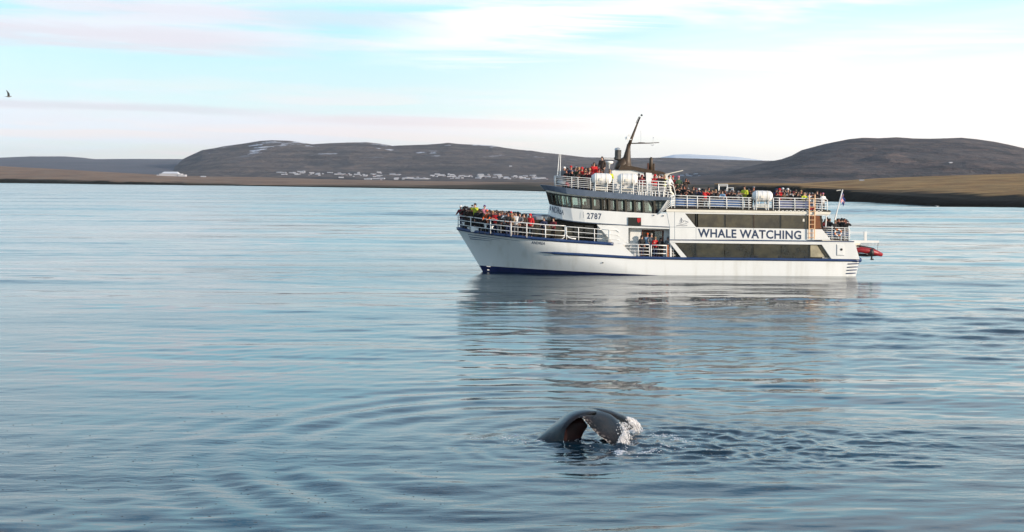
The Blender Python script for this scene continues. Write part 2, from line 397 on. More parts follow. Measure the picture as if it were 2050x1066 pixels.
M_snow = land_mat('snowfield', (.66,.74,.84), (.82,.86,.90), (.86,.88,.90), sc_=.6, bumpd=10)
M_brownl = land_mat('brown_grass_left', (.21,.13,.09), (.30,.19,.125), (.26,.20,.15), shore=(.030,.026,.016), shore_x=(-480,-200,4.2,.9), sc_=4, bumpd=1.5)
M_brownr = land_mat('brown_grass_right', (.26,.145,.062), (.42,.245,.10), (.30,.20,.09), shore=(.018,.014,.009), shore_x=(100,168,5.8,2.6), sc_=7, bumpd=1.2)
def shore_d(py, px): return FPX*HC/(py-horizon(px))
land('snow_mountain', 1290, 1560, [(1290,322),(1330,314),(1350,310),(1380,309),(1410,311),(1440,312),(1480,315),(1515,320),(1560,326)], [(0,9000),(2050,9000)], 14000, [(0,0),(1,1)], M_snow, 'distant snow covered mountain between the two dark hills', nc=120, nr=40)
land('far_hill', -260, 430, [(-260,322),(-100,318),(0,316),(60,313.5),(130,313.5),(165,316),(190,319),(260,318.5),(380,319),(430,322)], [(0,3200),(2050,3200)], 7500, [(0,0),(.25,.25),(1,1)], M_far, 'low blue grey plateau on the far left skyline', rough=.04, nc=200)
land('hill', 330, 1660, [(330,352),(345,338),(357,328),(368,318),(385,310),(405,301),(430,297),(450,293),(480,289),(500,286),(520,282.5),(545,281),(580,282),(605,286),(625,289),(660,287),(700,285.5),(735,285),(760,288),(785,292),(820,291),(850,290),(880,288),(897,286),(920,288.5),(955,290),(985,291.5),(1010,296),(1040,300),(1065,302),(1090,306),(1120,309),(1170,315),(1240,317),(1330,316),(1400,318),(1480,321),(1530,322),(1560,322),(1660,330)],
     [(0,1900),(700,1900),(1100,1900),(2050,1900)], 5200, [(0,0),(.15,.02),(.35,.06),(.5,.17),(.65,.42),(.8,.72),(.9,.90),(1,1)], M_hill, 'broad dark heath hill with thin snow streaks behind the town', rough=.05, nc=900, nr=120, gul=.06)
land('right_hill', 1370, 2330, [(1370,357),(1440,347),(1500,334),(1540,324),(1565,319),(1585,312),(1605,301),(1650,289),(1680,283),(1700,279),(1728,276),(1760,277),(1795,275),(1830,277.5),(1860,278),(1900,277),(1925,276),(1955,279),(1990,284),(2020,290),(2050,297),(2120,312),(2330,345)],
     [(0,1500),(2330,1500)], 3600, [(0,0),(.12,.03),(.3,.16),(.5,.42),(.7,.70),(.85,.88),(1,1)], M_hillr, 'dark flat topped hill rising on the right behind the headland', rough=.06, nc=600, nr=110, gul=.085)
shl = [(-260,364),(0,366.5),(200,369),(360,371),(370,371.5),(450,372),(600,374.5),(900,379),(1100,384),(1300,386),(1560,392)]
near_l = [(p, shore_d(y, p)) for p, y in shl]
land('left_shore', -260, 1700, [(-260,322),(0,333),(100,338),(200,344),(330,351),(420,354),(520,355),(640,359),(760,361.5),(900,363.5),(1100,367),(1300,368),(1700,372)], near_l, 2100,
     [(0,0),(.006,.10),(.02,.16),(.3,.42),(.7,.8),(1,1)], M_brownl, 'low brown grassy shore with a dark rocky waterline', rough=.05, nc=600, nr=60,
     shelf=lambda P, D, T, X: np.where(T > .003, (1.5+4.2*fbm(X*.01, D*.002, 3, 5))*np.clip((430-P)/260+.25, .22, 1)*np.clip(T*90, 0, 1), -6))
shr = [(1430,392.5),(1480,396),(1600,401),(1700,404.5),(1760,407.5),(1880,411.5),(2050,416.5),(2400,424)]
near_r = [(p, shore_d(y, p)) for p, y in shr]
land('right_headland', 1430, 2330, [(1430,393),(1470,391),(1500,384),(1535,374.5),(1580,369),(1650,364.5),(1750,358),(1850,353.5),(1960,350),(2050,347.5),(2330,342)], near_r, 900,
     [(0,0),(.012,.14),(.06,.30),(.2,.42),(.5,.66),(1,1)], M_brownr, 'brown grass headland with a dark eroded bank along the water', rough=.10, nc=600, nr=110,
     shelf=lambda P, D, T, X: np.where(T > .004, (1.8+4.0*fbm(X*.014, D*.01, 3, 9))*np.clip(1.35-(P-1600)/600, .75, 1.35)*np.clip(T*45, 0, 1), -6))

b = MB(); b.box((-9000,-60,-8),(9500,16500,262)); hz_ = b.build('haze', M_white); hz_['kind'] = 'stuff'; hz_['label'] = 'thin pale air haze over the sea and the hills'
hm = bpy.data.materials.new('haze_air'); hm.use_nodes = True; hm.node_tree.nodes.clear(); ho = N('ShaderNodeOutputMaterial', hm.node_tree.nodes); hv = N('ShaderNodeVolumePrincipled', hm.node_tree.nodes)
hv.inputs['Color'].default_value = (.80,.83,.92,1); hv.inputs['Density'].default_value = HAZE; hv.inputs['Anisotropy'].default_value = .2; hm.node_tree.links.new(hv.outputs[0], ho.inputs['Volume'])
hz_.data.materials[0] = hm
# ------------------------------------------------------------------ far buildings
M_hw = mat('far_white_wall', (.42,.42,.45), .7); M_hg = mat('far_grey_wall', (.36,.37,.40), .7); M_hr = mat('far_roof', (.30,.30,.33), .7); M_hred = mat('far_red_roof', (.30,.10,.08), .7)
def house_mesh(w, d, h, roof, wall):
    b = MB(); b.box((-w/2,-d/2,-1.5),(w/2,d/2,h))
    o = .4; r = h+min(d*.22, 4)
    b.add([(-w/2-o,-d/2-o,h),(w/2+o,-d/2-o,h),(w/2+o,0,r),(-w/2-o,0,r),(w/2+o,d/2+o,h),(-w/2-o,d/2+o,h)], [(0,1,2,3),(3,2,4,5),(1,4,2),(0,3,5),(0,5,4,1)], 1)
    o_ = b.build('house', [wall, roof]); me = o_.data; bpy.data.objects.remove(o_); return me
HM = [house_mesh(7,6,2.0,M_hr,M_hw), house_mesh(12,7,2.4,M_hw,M_hw), house_mesh(6,5,1.8,M_hred,M_hw), house_mesh(22,8,2.6,M_hr,M_hw), house_mesh(8,7,3.6,M_hr,M_hg), house_mesh(16,8,1.8,M_hg,M_hw)]
def house(px, py, k, label, group, sx=1.0, land_='hill', cat='house', name='house'):
    q = hit(land_, px, py)
    if q is None: return
    o = link(name, HM[k], None, Matrix.Translation(q) @ Matrix.Rotation(random.uniform(-.3,.3), 4, 'Z') @ Matrix.Scale(sx, 4))
    tag(o, label, cat, group)
town = []
clusters = [(557,572,346,348,5),(580,592,346.5,348,3),(598,612,343,350,5),(618,665,346,353,10),(668,700,348,352,8),(700,770,347,355,22),(680,700,356,357,2),(730,765,358,361,6),(775,800,350,352,4),(790,860,357,361,16),(865,905,350,356,10),(900,960,352,360,16),(960,1000,350,359,12),(1000,1070,352,360,18),(1075,1100,358,360,5),
            (1362,1400,350,354,8),(1398,1420,352,358,8),(1430,1475,352,357,16),(1482,1490,359,361,2),(560,600,349,351,4)]
for (a, b_, c, d, n_) in clusters:
    where = ('left end of the far town' if b_ < 620 else 'left part of the far town' if b_ < 720 else 'middle of the far town' if b_ < 870 else 'right part of the far town' if b_ < 1010 else 'right end of the far town by the antennas' if b_ < 1200 else 'far town seen over the upper deck')
    for _ in range(int(n_*1.35)):
        k = random.choice([0,0,1,2,3,4,5,5]); kn = ['small white house with a grey roof', 'white shed with a white roof', 'tiny house with a red roof', 'long white hall', 'tall grey building', 'low grey roofed hall'][k]
        house(random.uniform(a, b_), random.uniform(c, d), k, '%s, %s' % (kn, where), '%s buildings, %s' % (kn, where), random.uniform(.45,.7))
t = empty('farm_building', Matrix.Translation(hit('left_shore', 343, 353.2, .1) or Vector((0,1800,5))))
tag(t, 'long low white farm building alone on the brown left shore', 'farm')
b = MB(); b.box((-14,-6,-3),(14,6,3.2)); b.build('wall', M_hw, t)
b = MB(); b.add([(-12,-7,3.2),(10,-7,3.2),(8,0,5.6),(-9,0,5.6),(10,7,3.2),(-12,7,3.2)], [(0,1,2,3),(3,2,4,5),(1,4,2),(0,3,5)]); b.build('roof', mat('farm_roof', (.7,.7,.72), .7), t)
b = MB(); b.box((10,-7,-3),(19,5,2.0)); b.build('shed', M_hw, t)
b = MB(); b.box((-17.5,-6,-3),(-14,5,1.6)); b.build('annex', M_hw, t)
house(1903, 327, 1, 'single white house high on the slope of the right hill', None, .45, 'right_hill')
house(1725, 362.3, 5, 'small pale farmhouse on the crest of the brown right headland', None, .16, 'right_headland')
house(407, 355, 5, 'faint white barn right of the long farm on the left shore', None, .4, 'left_shore')
house(1022, 334.5, 1, 'lone white house above the town left of the boat antennas', None, .6, 'hill')


# ================================================================== the boat
BOATM = Matrix.Translation((12.0, 124.2, 0.0)) @ Matrix.Rotation(math.radians(-.6), 4, 'Z') @ Matrix.Rotation(math.radians(.97), 4, 'Y')
BINV = BOATM.inverted(); B3 = BINV.to_3x3(); CL_ = BINV @ CAMP
def L(px, py, y=-3.7):                     # photo position -> boat coordinates on the lengthwise plane y
    d = B3 @ ray(px, py); return CL_ + d*((y-CL_.y)/d.y)
def L2(px, py, y=-3.7):
    q = L(px, py, y); return (q.x, q.z)
boat = empty('passenger_boat', BOATM)
tag(boat, 'white three deck whale watching boat with a navy stripe and crowded rails', 'boat')
def P(name, b, m, parent=boat, smooth=False, bevel=0, label=None):
    o = b.build(name, m, None, smooth, bevel=bevel); o.parent = parent
    if label: o['label'] = label
    return o
def plate(name, pxs, m, y0=-3.72, y1=-3.62, yref=None, parent=boat, bevel=0, mirror=False, label=None):
    b = MB(); lp = [L2(x, y, y0 if yref is None else yref) for x, y in pxs]; b.prism(lp, y0, y1)
    if mirror: b.prism(lp, -y1, -y0)
    return P(name, b, m, parent, bevel=bevel, label=label)
def ribbon(name, st, m, mirror=True, thick=.06, parent=boat, capt=False, capb=False, smooth=False, label=None):
    # stations: (top px, top py, bottom px, bottom py, half breadth); both sides, closed round the front
    b = MB(); T = [L(a, c, -y) for a, c, _, _, y in st]; Bm = [L(a, c, -y) for _, _, a, c, y in st]
    n = len(st); loopT = [Vector((p.x, -p.y if mirror else p.y, p.z)) for p in reversed(T)][:-1] if st[0][4] == 0 else [Vector((p.x,-p.y,p.z)) for p in reversed(T)]
    loopB = [Vector((p.x, -p.y, p.z)) for p in reversed(Bm)][:-1] if st[0][4] == 0 else [Vector((p.x,-p.y,p.z)) for p in reversed(Bm)]
    LT = loopT + T; LB = loopB + Bm; k = len(LT)
    cen = sum(LT, Vector())/k
    def inn(p):
        d = Vector((cen.x-p.x, -p.y, 0)); 
        return p + (Vector((.02, -math.copysign(1, p.y) if abs(p.y) > .1 else 0, 0)) + Vector((1 if abs(p.y) < 2.5 else .2, 0, 0))).normalized()*thick
    IT = [inn(p) for p in LT]; IB = [inn(p) for p in LB]
    vs = LT + LB + IT + IB; fs = []
    for i in range(k-1):
        fs += [(i, i+1, k+i+1, k+i), (2*k+i, 3*k+i, 3*k+i+1, 2*k+i+1), (i, 2*k+i, 2*k+i+1, i+1), (k+i, k+i+1, 3*k+i+1, 3*k+i)]
    fs += [(0, k, 3*k, 2*k), (k-1, 3*k-1, 4*k-1, 2*k-1)]
    b.add(vs, fs)
    def cap(lst, dz):
        m_ = k//2; vs = [p+Vector((0,0,dz)) for p in lst]
        b.add(vs, [(i, i+1, k-2-i, k-1-i) for i in range(m_) if i+1 <= k-2-i and len({i,i+1,k-2-i,k-1-i}) >= 3 and i+1 != k-2-i] + ([(m_-1, m_, m_+1)] if k % 2 else []))
    if capt: cap(LT, -.012)
    if capb: cap(LB, .012)
    return P(name, b, m, parent, smooth, label=label)

# ---- hull
BB = 3.75
Z_KEEL = -1.3
ztop_tab = []
for x, y in [(914,456),(925,459),(945,463),(980,467.5),(1030,473),(1080,478),(1130,482),(1180,485.5),(1228,488.5),(1262,515),(1300,515.8),(1375,516.5),(1500,517.5),(1640,519.2),(1722,520)]:
    q = L(x, y, -3.6 if x > 980 else -1.2); ztop_tab.append((q.x, q.z))
def sheer(x): return float(np.interp(x, [a for a, _ in ztop_tab], [b for _, b in ztop_tab]))
bowT = L(914, 457, 0); bowB = L(969, 548, 0); stT = L(1720, 522, -3.4); stB = L(1712, 556, -3.4)
def x_stem(z):
    k = (bowT.x-bowB.x)/(bowT.z-bowB.z); q = bowB.x+k*(z-bowB.z)
    return q if z > bowB.z else bowB.x + (z-bowB.z)*k*.6
def x_stern(z):
    k = (stT.x-stB.x)/(stT.z-stB.z); return stB.x+k*(z-stB.z)
def halfb(x, z):
    s = min(max((z)/3.4, -.4), 1.15)
    a = x-x_stem(z); La = 13.5-6.8*s; p = 1.75+.75*s
    u = min(max(a/La, 0), 1); b = BB*(1-(1-u)**p)
    k = x_stern(z)-x
    if k < 5: b *= 1-.06*((5-k)/5)**2
    if z < .3: b *= 1-.10*((.3-z)/1.6)**2
    return max(b, .03)
def hull_grid(t0, t1, nx, zlo, zhi, nz, off=0.0):   # zlo(x), zhi(x) functions
    vs = []
    for i in range(nx+1):
        t = t0+(t1-t0)*i/nx
        for j in range(nz+1):
            v = j/nz; x = 0
            for _ in range(8):
                xg = x; z = zlo(xg)+(zhi(xg)-zlo(xg))*v; x = x_stem(z)+(x_stern(z)-x_stem(z))*t
            vs.append(Vector((x, -(halfb(x, z)+off), z)))
    fs = [(i*(nz+1)+j, (i+1)*(nz+1)+j, (i+1)*(nz+1)+j+1, i*(nz+1)+j+1) for i in range(nx) for j in range(nz)]
    return vs, fs
def both(name, vs, fs, m, smooth=True, parent=boat, extra=None, label=None):
    b = MB(); b.add(vs, fs); b.add([(v.x, -v.y, v.z) for v in vs], [tuple(reversed(f)) for f in fs])
    if extra: extra(b)
    me = bpy.data.meshes.new(name); me.from_pydata(b.v, [], b.f); me.materials.append(m); me.polygons.foreach_set('use_smooth', [smooth]*len(me.polygons))
    o = link(name, me, parent)
    if label: o['label'] = label
    return o
m_hull = bpy.data.materials.new('hull_paint'); m_hull.use_nodes = True
nt = m_hull.node_tree; n_, l_ = nt.nodes, nt.links; p_ = n_['Principled BSDF']; p_.inputs['Roughness'].default_value = .32
tcn = N('ShaderNodeTexCoord', n_); mp_ = N('ShaderNodeMapping', n_); mp_.inputs['Scale'].default_value = (1.6, 1, .25); l_.new(tcn.outputs['Object'], mp_.inputs[0])
nz_ = N('ShaderNodeTexNoise', n_); nz_.inputs['Scale'].default_value = 1.2; nz_.inputs['Detail'].default_value = 6; l_.new(mp_.outputs[0], nz_.inputs['Vector'])
c_ = mixc(ramp(nz_.outputs[0], .45, .8, 0, .55, n_, l_), (.80,.80,.78), (.62,.60,.54), n_, l_)
l_.new(c_, p_.inputs['Base Color'])
bp_ = N('ShaderNodeBump', n_); bp_.inputs['Strength'].default_value = .25; bp_.inputs['Distance'].default_value = .02
nz2 = N('ShaderNodeTexNoise', n_); nz2.inputs['Scale'].default_value = .9; l_.new(tcn.outputs['Object'], nz2.inputs['Vector']); l_.new(nz2.outputs[0], bp_.inputs['Height']); l_.new(bp_.outputs[0], p_.inputs['Normal'])
vs, fs = hull_grid(0, 1, 110, lambda x: Z_KEEL, sheer, 18)
def transom(b):
    near = vs[-19:]; 
    b.add([(v.x, v.y, v.z) for v in near]+[(v.x, -v.y, v.z) for v in near], [(i, i+1, 19+i+1, 19+i) for i in range(18)])
both('hull', vs, fs, m_hull, extra=transom)
# blue boot top (tapers away aft), rubbing strake, bow gunwale
q0, q1 = L(968, 532.5, -.3), L(1350, 552.5, -3.6)
zb = lambda x: q0.z+(q1.z-q0.z)*(x-q0.x)/(q1.x-q0.x)
v2, f2 = hull_grid(0, 1, 100, lambda x: Z_KEEL, lambda x: zb(x), 5, .012)
both('boot_top', v2, f2, M_boot)
def strake(name, pts, th, r, m, y=None):
    # a half round bar following the hull side through photo points
    for side in (-1, 1):
        b = MB(); pp = []
        for x, yy in pts:
            q = L(x, yy, -3.6)
            for _ in range(6): q = L(x, yy, -(halfb(q.x, q.z)))
            pp.append(Vector((q.x, side*(halfb(q.x, q.z)+.02), q.z)))
        b.tube(pp, th, 8, True, sq=(r, 1)); P(name, b, m, smooth=True)
def dens(pts, k=10):
    o = []
    for (a, b_), (c, d) in zip(pts[:-1], pts[1:]):
        for i in range(k): o.append((a+(c-a)*i/k, b_+(d-b_)*i/k))
    return o+[pts[-1]]
strake('rubbing_strake', dens([(1080,505),(1110,507)],4)[:-1]+dens([(1110,507),(1262,516),(1375,518.3),(1500,519.3),(1640,520.8),(1722,521.8)], 8),
       [.02+.10*min(1, i/6) for i in range(4)]+[.12]*41, .75, M_blue)
strake('gunwale', dens([(916,458),(945,463.5),(980,468),(1030,473.5),(1080,478.5),(1130,482.8),(1180,486),(1228,489)], 6), .13, .8, M_blue)
for k, (a, b_) in enumerate([(((937,469.5)),(1040,483)),((939,474.5),(1000,481)),((941,478.5),(985,482.8))]):
    strake('bow_pinstripe', dens([a, b_], 10), [.035-.0028*i for i in range(11)], .4, M_blue)
for k, y in enumerate((528.5, 535, 541, 547.5)):
    strake('stern_stripe', dens([(1697-k*1.0, y+.6), (1720-k*2.4, y-.4)], 4), .045, .4, M_blue)
b = MB(); c = L(1700, 521, -3.5); c2 = L(1721, 521.5, -3.5)
b.tube([(c.x, -3.4, c.z), (c2.x-.3, -3.45, c2.z), (c2.x+.05, -3.1, c2.z), (c2.x+.12, 0, c2.z), (c2.x+.05, 3.1, c2.z), (c2.x-.3, 3.45, c2.z), (c.x, 3.4, c.z)], .22, 8); P('stern_fender', b, M_blue, smooth=True)

# ---- decks
def deckslab(name, fz, x0, x1, m, off=.12, th=.08, n=24):
    b = MB(); vs = []
    for i in range(n+1):
        x = x0+(x1-x0)*i/n; z = fz(x); w = max(halfb(x, min(z, 3.3))-off, .02)
        vs += [(x, -w, z), (x, w, z), (x, -w, z-th), (x, w, z-th)]
    fs = []
    for i in range(n):
        a = i*4; c = a+4; fs += [(a, c, c+1, a+1), (a+2, a+3, c+3, c+2), (a, a+2, c+2, c), (a+1, c+1, c+3, a+3)]
    fs += [(0,1,3,2), (n*4, n*4+2, n*4+3, n*4+1)]
    b.add(vs, fs); return P(name, b, m)
xg0 = L(1236, 500).x
fore_z = lambda x: sheer(x)-.03 if x < xg0 else sheer(xg0)
deckslab('foredeck', fore_z, bowT.x+.35, L(1226, 488).x, M_deck, .10)
main_z = L(1300, 516).z
xk = L(1228,490).x
deckslab('main_deck', lambda x: main_z-.02, xk, stT.x-.05, M_deck, .02)
b = MB(); xx = L(1228, 489).x; b.box((xx-.05, -3.6, main_z), (xx+.05, 3.6, L(1228,489).z)); P('bulkhead', b, M_white)

# ---- lower deckhouse: recessed walls round the side deck
wall_y = 2.75
def wbox(name, xa, ya, xb, yb, y0, y1, m, yref=-2.75, parent=boat):
    a = L(xa, ya, yref); c = L(xb, yb, yref); b = MB(); b.box((a.x, y0, min(a.z, c.z)), (c.x, y1, max(a.z, c.z))); return P(name, b, m, parent)
wbox('deckhouse_wall', 1196, 449, 1346, 520, -2.75, 2.75, M_white)
wbox('deckhouse_front', 1062, 441, 1195.5, 492, -2.45, 2.45, M_inner, -2.45)  # wall in shadow; the shade is put into its dark colour
for k in range(6):       # dim windows of the forward saloon under the wheelhouse
    x0 = 1066+k*21; wbox('saloon_window', x0, 452, x0+17, 471, -2.50, -2.455, M_glass, -2.5)
# white side plating
plate('side_wing', [(1195,450.3),(1217,451.2),(1256,489),(1228,488)], M_white)
plate('side_wing_panel', [(1217,451.2),(1346,454.5),(1346,459),(1258,456.5),(1258,487.6),(1255.5,487.6)], M_white, -3.70, -3.62)
plate('bulwark_wing', [(1228,488.3),(1262,489),(1262,490.5),(1246,490.5),(1272,515.2),(1262,515.2)], M_white, -3.73, -3.64)
plate('corner_post', [(1340,454),(1347,454),(1347,487),(1340,487)], M_white, -3.66, -3.5)
plate('brace', [(1341,486.6),(1351,487),(1375.5,516),(1364,516)], M_white, -3.715, -3.63)
plate('brace', [(1341,486),(1345,486.4),(1345,516),(1341,516)], M_white, -3.60, -3.52)
wbox('inner_wall', 1262, 454, 1345, 516, -2.9, -2.76, M_white, -2.9)
door = wbox('doorway', 1285, 460.5, 1327.5, 516, -2.94, -2.905, M_rust, -2.94)
wbox('door_panel', 1288, 463, 1309, 516, -2.96, -2.945, M_inner, -2.95, door)
wbox('door_panel', 1311, 463, 1325, 486, -2.96, -2.945, M_clear, -2.95, door)
wbox('wall_light', 1251, 457, 1259, 461, -2.84, -2.76, M_steel)
# lower saloon
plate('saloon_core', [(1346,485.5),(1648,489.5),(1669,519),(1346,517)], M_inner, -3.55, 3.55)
plate('upper_side_plating', [(1334,419.5),(1660,425.2),(1659.5,432),(1643,431.8),(1371.5,428),(1393.5,455.4),(1646,459.6),(1663,480.8),(1341,479.8),(1341,455)], M_white)
plate('panel_seam', [(1350.2,420.5),(1350.8,420.5),(1350.8,479.5),(1350.2,479.5)], M_slate, -3.724, -3.715)
plate('panel_seam', [(1393.2,456.6),(1393.7,456.6),(1393.7,479.5),(1393.2,479.5)], M_slate, -3.724, -3.715)
plate('panel_seam', [(1508.2,457.6),(1508.7,457.6),(1508.7,480.5),(1508.2,480.5)], M_slate, -3.724, -3.715)
plate('panel_seam', [(1341,454.6),(1392,455.6),(1392,456.2),(1341,455.2)], M_slate, -3.724, -3.715)
plate('side_line', [(1341,479.8),(1710,483.4),(1710,485),(1341,481.5)], M_blue, -3.76, -3.66)
plate('lower_side_plating', [(1341,481.5),(1711,485.2),(1721,519.5),(1664.5,518.5),(1645,490.2),(1351,486.4),(1341,486.2)], M_white)
# stern block
b = MB(); q = L(1648, 488); r_ = L(1712, 519)
b.box((q.x, -3.6, r_.z), (L(1709,500).x, 3.6, L(1700,486).z)); P('stern_house', b, M_white)
sh_ = plate('side_hatch', [(1675.5,490.3),(1690,490.8),(1690,511.4),(1675.5,511)], M_white, -3.75, -3.715, bevel=.02)
plate('hatch_edge', [(1674.6,489.8),(1675.4,489.8),(1675.4,511.6),(1674.6,511.6)], M_slate, -3.735, -3.715, parent=sh_)
plate('hatch_edge', [(1674.6,511.4),(1690,511.8),(1690,512.4),(1674.6,512)], M_slate, -3.735, -3.715, parent=sh_)
b = MB(); c = L(1684.5, 500, -3.76); b.lathe((c.x, -3.77, c.z), (0,1,0), [(0,.10),(.03,.10)], 12); P('hatch_port', b, M_dark, sh_)
# windows: lower row and upper row, each pane a part of its own between mullions
def panes(tl, tr, bl, br, cuts, m, name='saloon_window', y0=-3.665, y1=-3.60, skip=()):
    for i in range(len(cuts)-1):
        u0, u1 = cuts[i]+.0022, cuts[i+1]-.0022
        if i in skip: continue
        def at(u, top): a, c = (tl, tr) if top else (bl, br); return (a[0]+(c[0]-a[0])*u, a[1]+(c[1]-a[1])*u)
        plate(name, [at(u0, 1), at(u1, 1), at(u1, 0), at(u0, 0)], m[i % len(m)] if isinstance(m, list) else m, y0+random.uniform(-.002,.002), y1)
MG = [mat('bronze_tinted_glass_%s' % k, c_, .09, spec=.7, var=.55, vscale=1.3) for k, c_ in (('a', (.068,.055,.026)), ('b', (.058,.048,.025)), ('c', (.042,.034,.018)))]
plate('saloon_window', [(1352,487.6),(1393,488.2),(1393,515.8),(1377,515.4)], MG[2], -3.66, -3.6)
panes((1394,488.2),(1620,490.4),(1394,516.2),(1620,518.2), [0, .25, .505, .75, 1], [MG[1], MG[2], MG[1], MG[2]])
M_litpane = mat('pale_reflection_glass', (.42,.36,.24), .15, var=.3, vscale=2)  # reflection in this pane put into a pale base colour
plate('saloon_window', [(1622.5,491.5),(1636,491.7),(1651,515.6),(1622.5,515.2)], M_litpane, -3.664, -3.6, label='pale window with a reflection painted into its glass')
plate('saloon_window', [(1637,491.7),(1644.5,491.8),(1662,516.6),(1652.5,516.4)], MG[2], -3.662, -3.6)
for x in (1393.5, 1507, 1620.5):
    plate('mullion', [(x-1.0,487.2+(x-1341)*.0115),(x+1.0,487.2+(x-1341)*.0115),(x+1.0,516.5+(x-1341)*.006),(x-1.0,516.5+(x-1341)*.006)], M_dark, -3.70, -3.6)
for x in (1390, 1504, 1512, 1560, 1612):
    plate('fender_block', [(x,511+(x-1390)*.008),(x+6,511+(x-1390)*.008),(x+6,516+(x-1390)*.008),(x,516+(x-1390)*.008)], M_black, -3.72, -3.665)
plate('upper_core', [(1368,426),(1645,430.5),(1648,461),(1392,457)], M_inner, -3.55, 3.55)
plate('lounge_window', [(1373,428.6),(1391,428.9),(1391,450.6)], MG[2], -3.66, -3.6)
panes((1397,429),(1617,432.0),(1397,455.2),(1617,458.4), [0, .25, .51, .755, 1], [MG[0], MG[0], MG[1], MG[0]], 'lounge_window')
plate('lounge_window', [(1619.5,432.2),(1641,432.5),(1644,458.8),(1619.5,458.2)], mat('orange_tinted_glass', (.20,.07,.025), .2, var=.3, vscale=3), -3.664, -3.6, label='orange brown window behind the ladder')
for x in (1394, 1452, 1509, 1563, 1618):
    plate('mullion', [(x-1.1,427.6+(x-1341)*.0125),(x+1.1,427.6+(x-1341)*.0125),(x+1.1,456+(x-1341)*.0125),(x-1.1,456+(x-1341)*.0125)], M_dark if x != 1509 else M_brown, -3.70, -3.6)
plate('window_lamp', [(1607.5,438.5),(1610.5,438.5),(1611,444),(1607,444)], M_cream, -3.70, -3.66)

# ---- top passenger deck
plate('top_deck', [(1334,415.5),(1662,421.5),(1664,424.8),(1334,419.2)], M_inner, -3.69, 3.69)  # dark strip; the shade along the deck is put into its colour
plate('deck_edge', [(1334,419.2),(1664,424.9),(1661,430),(1334,424)], M_cream, -3.78, -3.70)
topz = L(1400, 417, -3.5)
# wheelhouse
WS = [(1094,384,1101,409,0),(1094.6,384,1101.5,409.2,1.3),(1099,385,1105,410.3,2.2),(1108,386.8,1113,412.6,2.75),(1120,388.6,1124,414.6,3.05),(1140,391.5,1143,417,3.3),(1165,394.3,1167,419.6,3.45),(1210,398,1211,422.6,3.5),(1260,401,1261,425.5,3.5),(1310,403,1311,428,3.5)]
def wst(t):
    k = min(int(t), len(WS)-2); f = t-k; return tuple(WS[k][i]*(1-f)+WS[k+1][i]*f for i in range(5))
def sub(st, f0, f1): return (st[0]*(1-f0)+st[2]*f0, st[1]*(1-f0)+st[3]*f0, st[0]*(1-f1)+st[2]*f1, st[1]*(1-f1)+st[3]*f1, st[4])
ribbon('window_sill_band', [sub(s, .88, 1.0) for s in WS], M_dark, thick=.10)
ribbon('window_head_band', [sub(s, -.02, .14) for s in WS], M_dark, thick=.10)
# pillars and glass between them; the wheelhouse can be seen through
T_ = [0, 1, 1.5, 2, 2.5, 3, 3.5, 4, 4.45, 5, 5.35, 6, 6.42]
xs_ = [1204, 1217.5, 1233, 1250.5, 1268.5, 1286, 1308]
def t_of_x(x):
    for t in np.linspace(0, 9, 1801):
        if wst(t)[0] >= x: return t
    return 9
T_ = [0, 1, 1.55, 2.1, 2.6, 3.1, 3.6, 4.1, 4.6, 5.1] + [t_of_x(x) for x in (1163, 1184)] + [t_of_x(x) for x in xs_]
for side in (-1, 1):
    for i, t in enumerate(T_[1:], 1):
        s = wst(t); b = MB(); a = L(s[0], s[1], -s[4]); c = L(s[2], s[3], -s[4]); w = .05 if t < 5 else (.17 if t > 6 else .09)
        b.tube([(a.x, side*abs(a.y), a.z), (c.x, side*abs(c.y), c.z)], w, 4, sq=(1, 1)); P('window_pillar', b, M_dark)
    for i in range(len(T_)-1):
        sa, sb = wst(T_[i]), wst(T_[i+1]); A = [L(*sub(sa, .12, .9)[:2], -sa[4]), L(*sub(sb, .12, .9)[:2], -sb[4]), L(*sub(sb, .12, .9)[2:4], -sb[4]), L(*sub(sa, .12, .9)[2:4], -sa[4])]
        vs = [Vector((p.x+.06, side*(abs(p.y)-.05 if abs(p.y) > .05 else 0), p.z)) for p in A]; nrm = (vs[1]-vs[0]).cross(vs[3]-vs[0]).normalized()*.012
        b = MB(); b.add([v-nrm for v in vs]+[v+nrm for v in vs], [(0,1,2,3),(7,6,5,4),(0,4,5,1),(1,5,6,2),(2,6,7,3),(3,7,4,0)]); P('wheelhouse_window', b, M_clear)
ribbon('wheelhouse_fascia', [(s[0]-2, s[1]-3.5, s[0], s[1]+.3, max(s[4]+.06, 0) if s[4] else 0) for s in WS], M_cream, thick=.12)  # white strip under the visor; its cream light is put into the colour
VS = [(1080,370.5,1089,380.5,0),(1081.5,370.5,1090,380.8,1.5),(1091,371.2,1099,382,2.5),(1108,373,1113,384.6,3.2),(1132,376.4,1135,388.4,3.6),(1170,380.6,1171,393,3.8),(1235,386.6,1235,398,3.82),(1300,392.5,1292,401.5,3.82),(1346,395.8,1345,401.2,3.75)]
ribbon('wheelhouse_visor', VS, M_slate, thick=.12, capt=True, capb=True)
LB_ = [(s[2], s[3]) for s in WS]
low = [(1101,409,1097,430,0),(1101.5,409.2,1097.6,430.5,1.25),(1105,410.3,1102,433,2.15),(1113,412.6,1112,436.3,2.8),(1124,414.6,1126,439.6,3.15),(1143,417,1147,442.8,3.45),(1167,419.6,1171,445.2,3.6),(1211,422.6,1211,448.2,3.68),(1261,425.5,1261,451,3.7),(1311,428,1311,453,3.7),(1334.5,428,1341,454.5,3.7)]
ribbon('wheelhouse_side', low, M_white, thick=.08, capb=True, smooth=False)
ribbon('wheelhouse_floor', [(s[2]+1, s[3]-3, s[2]+1, s[3]-2, max(s[4]-.15, 0)) for s in WS], M_inner, thick=.05, capt=True)
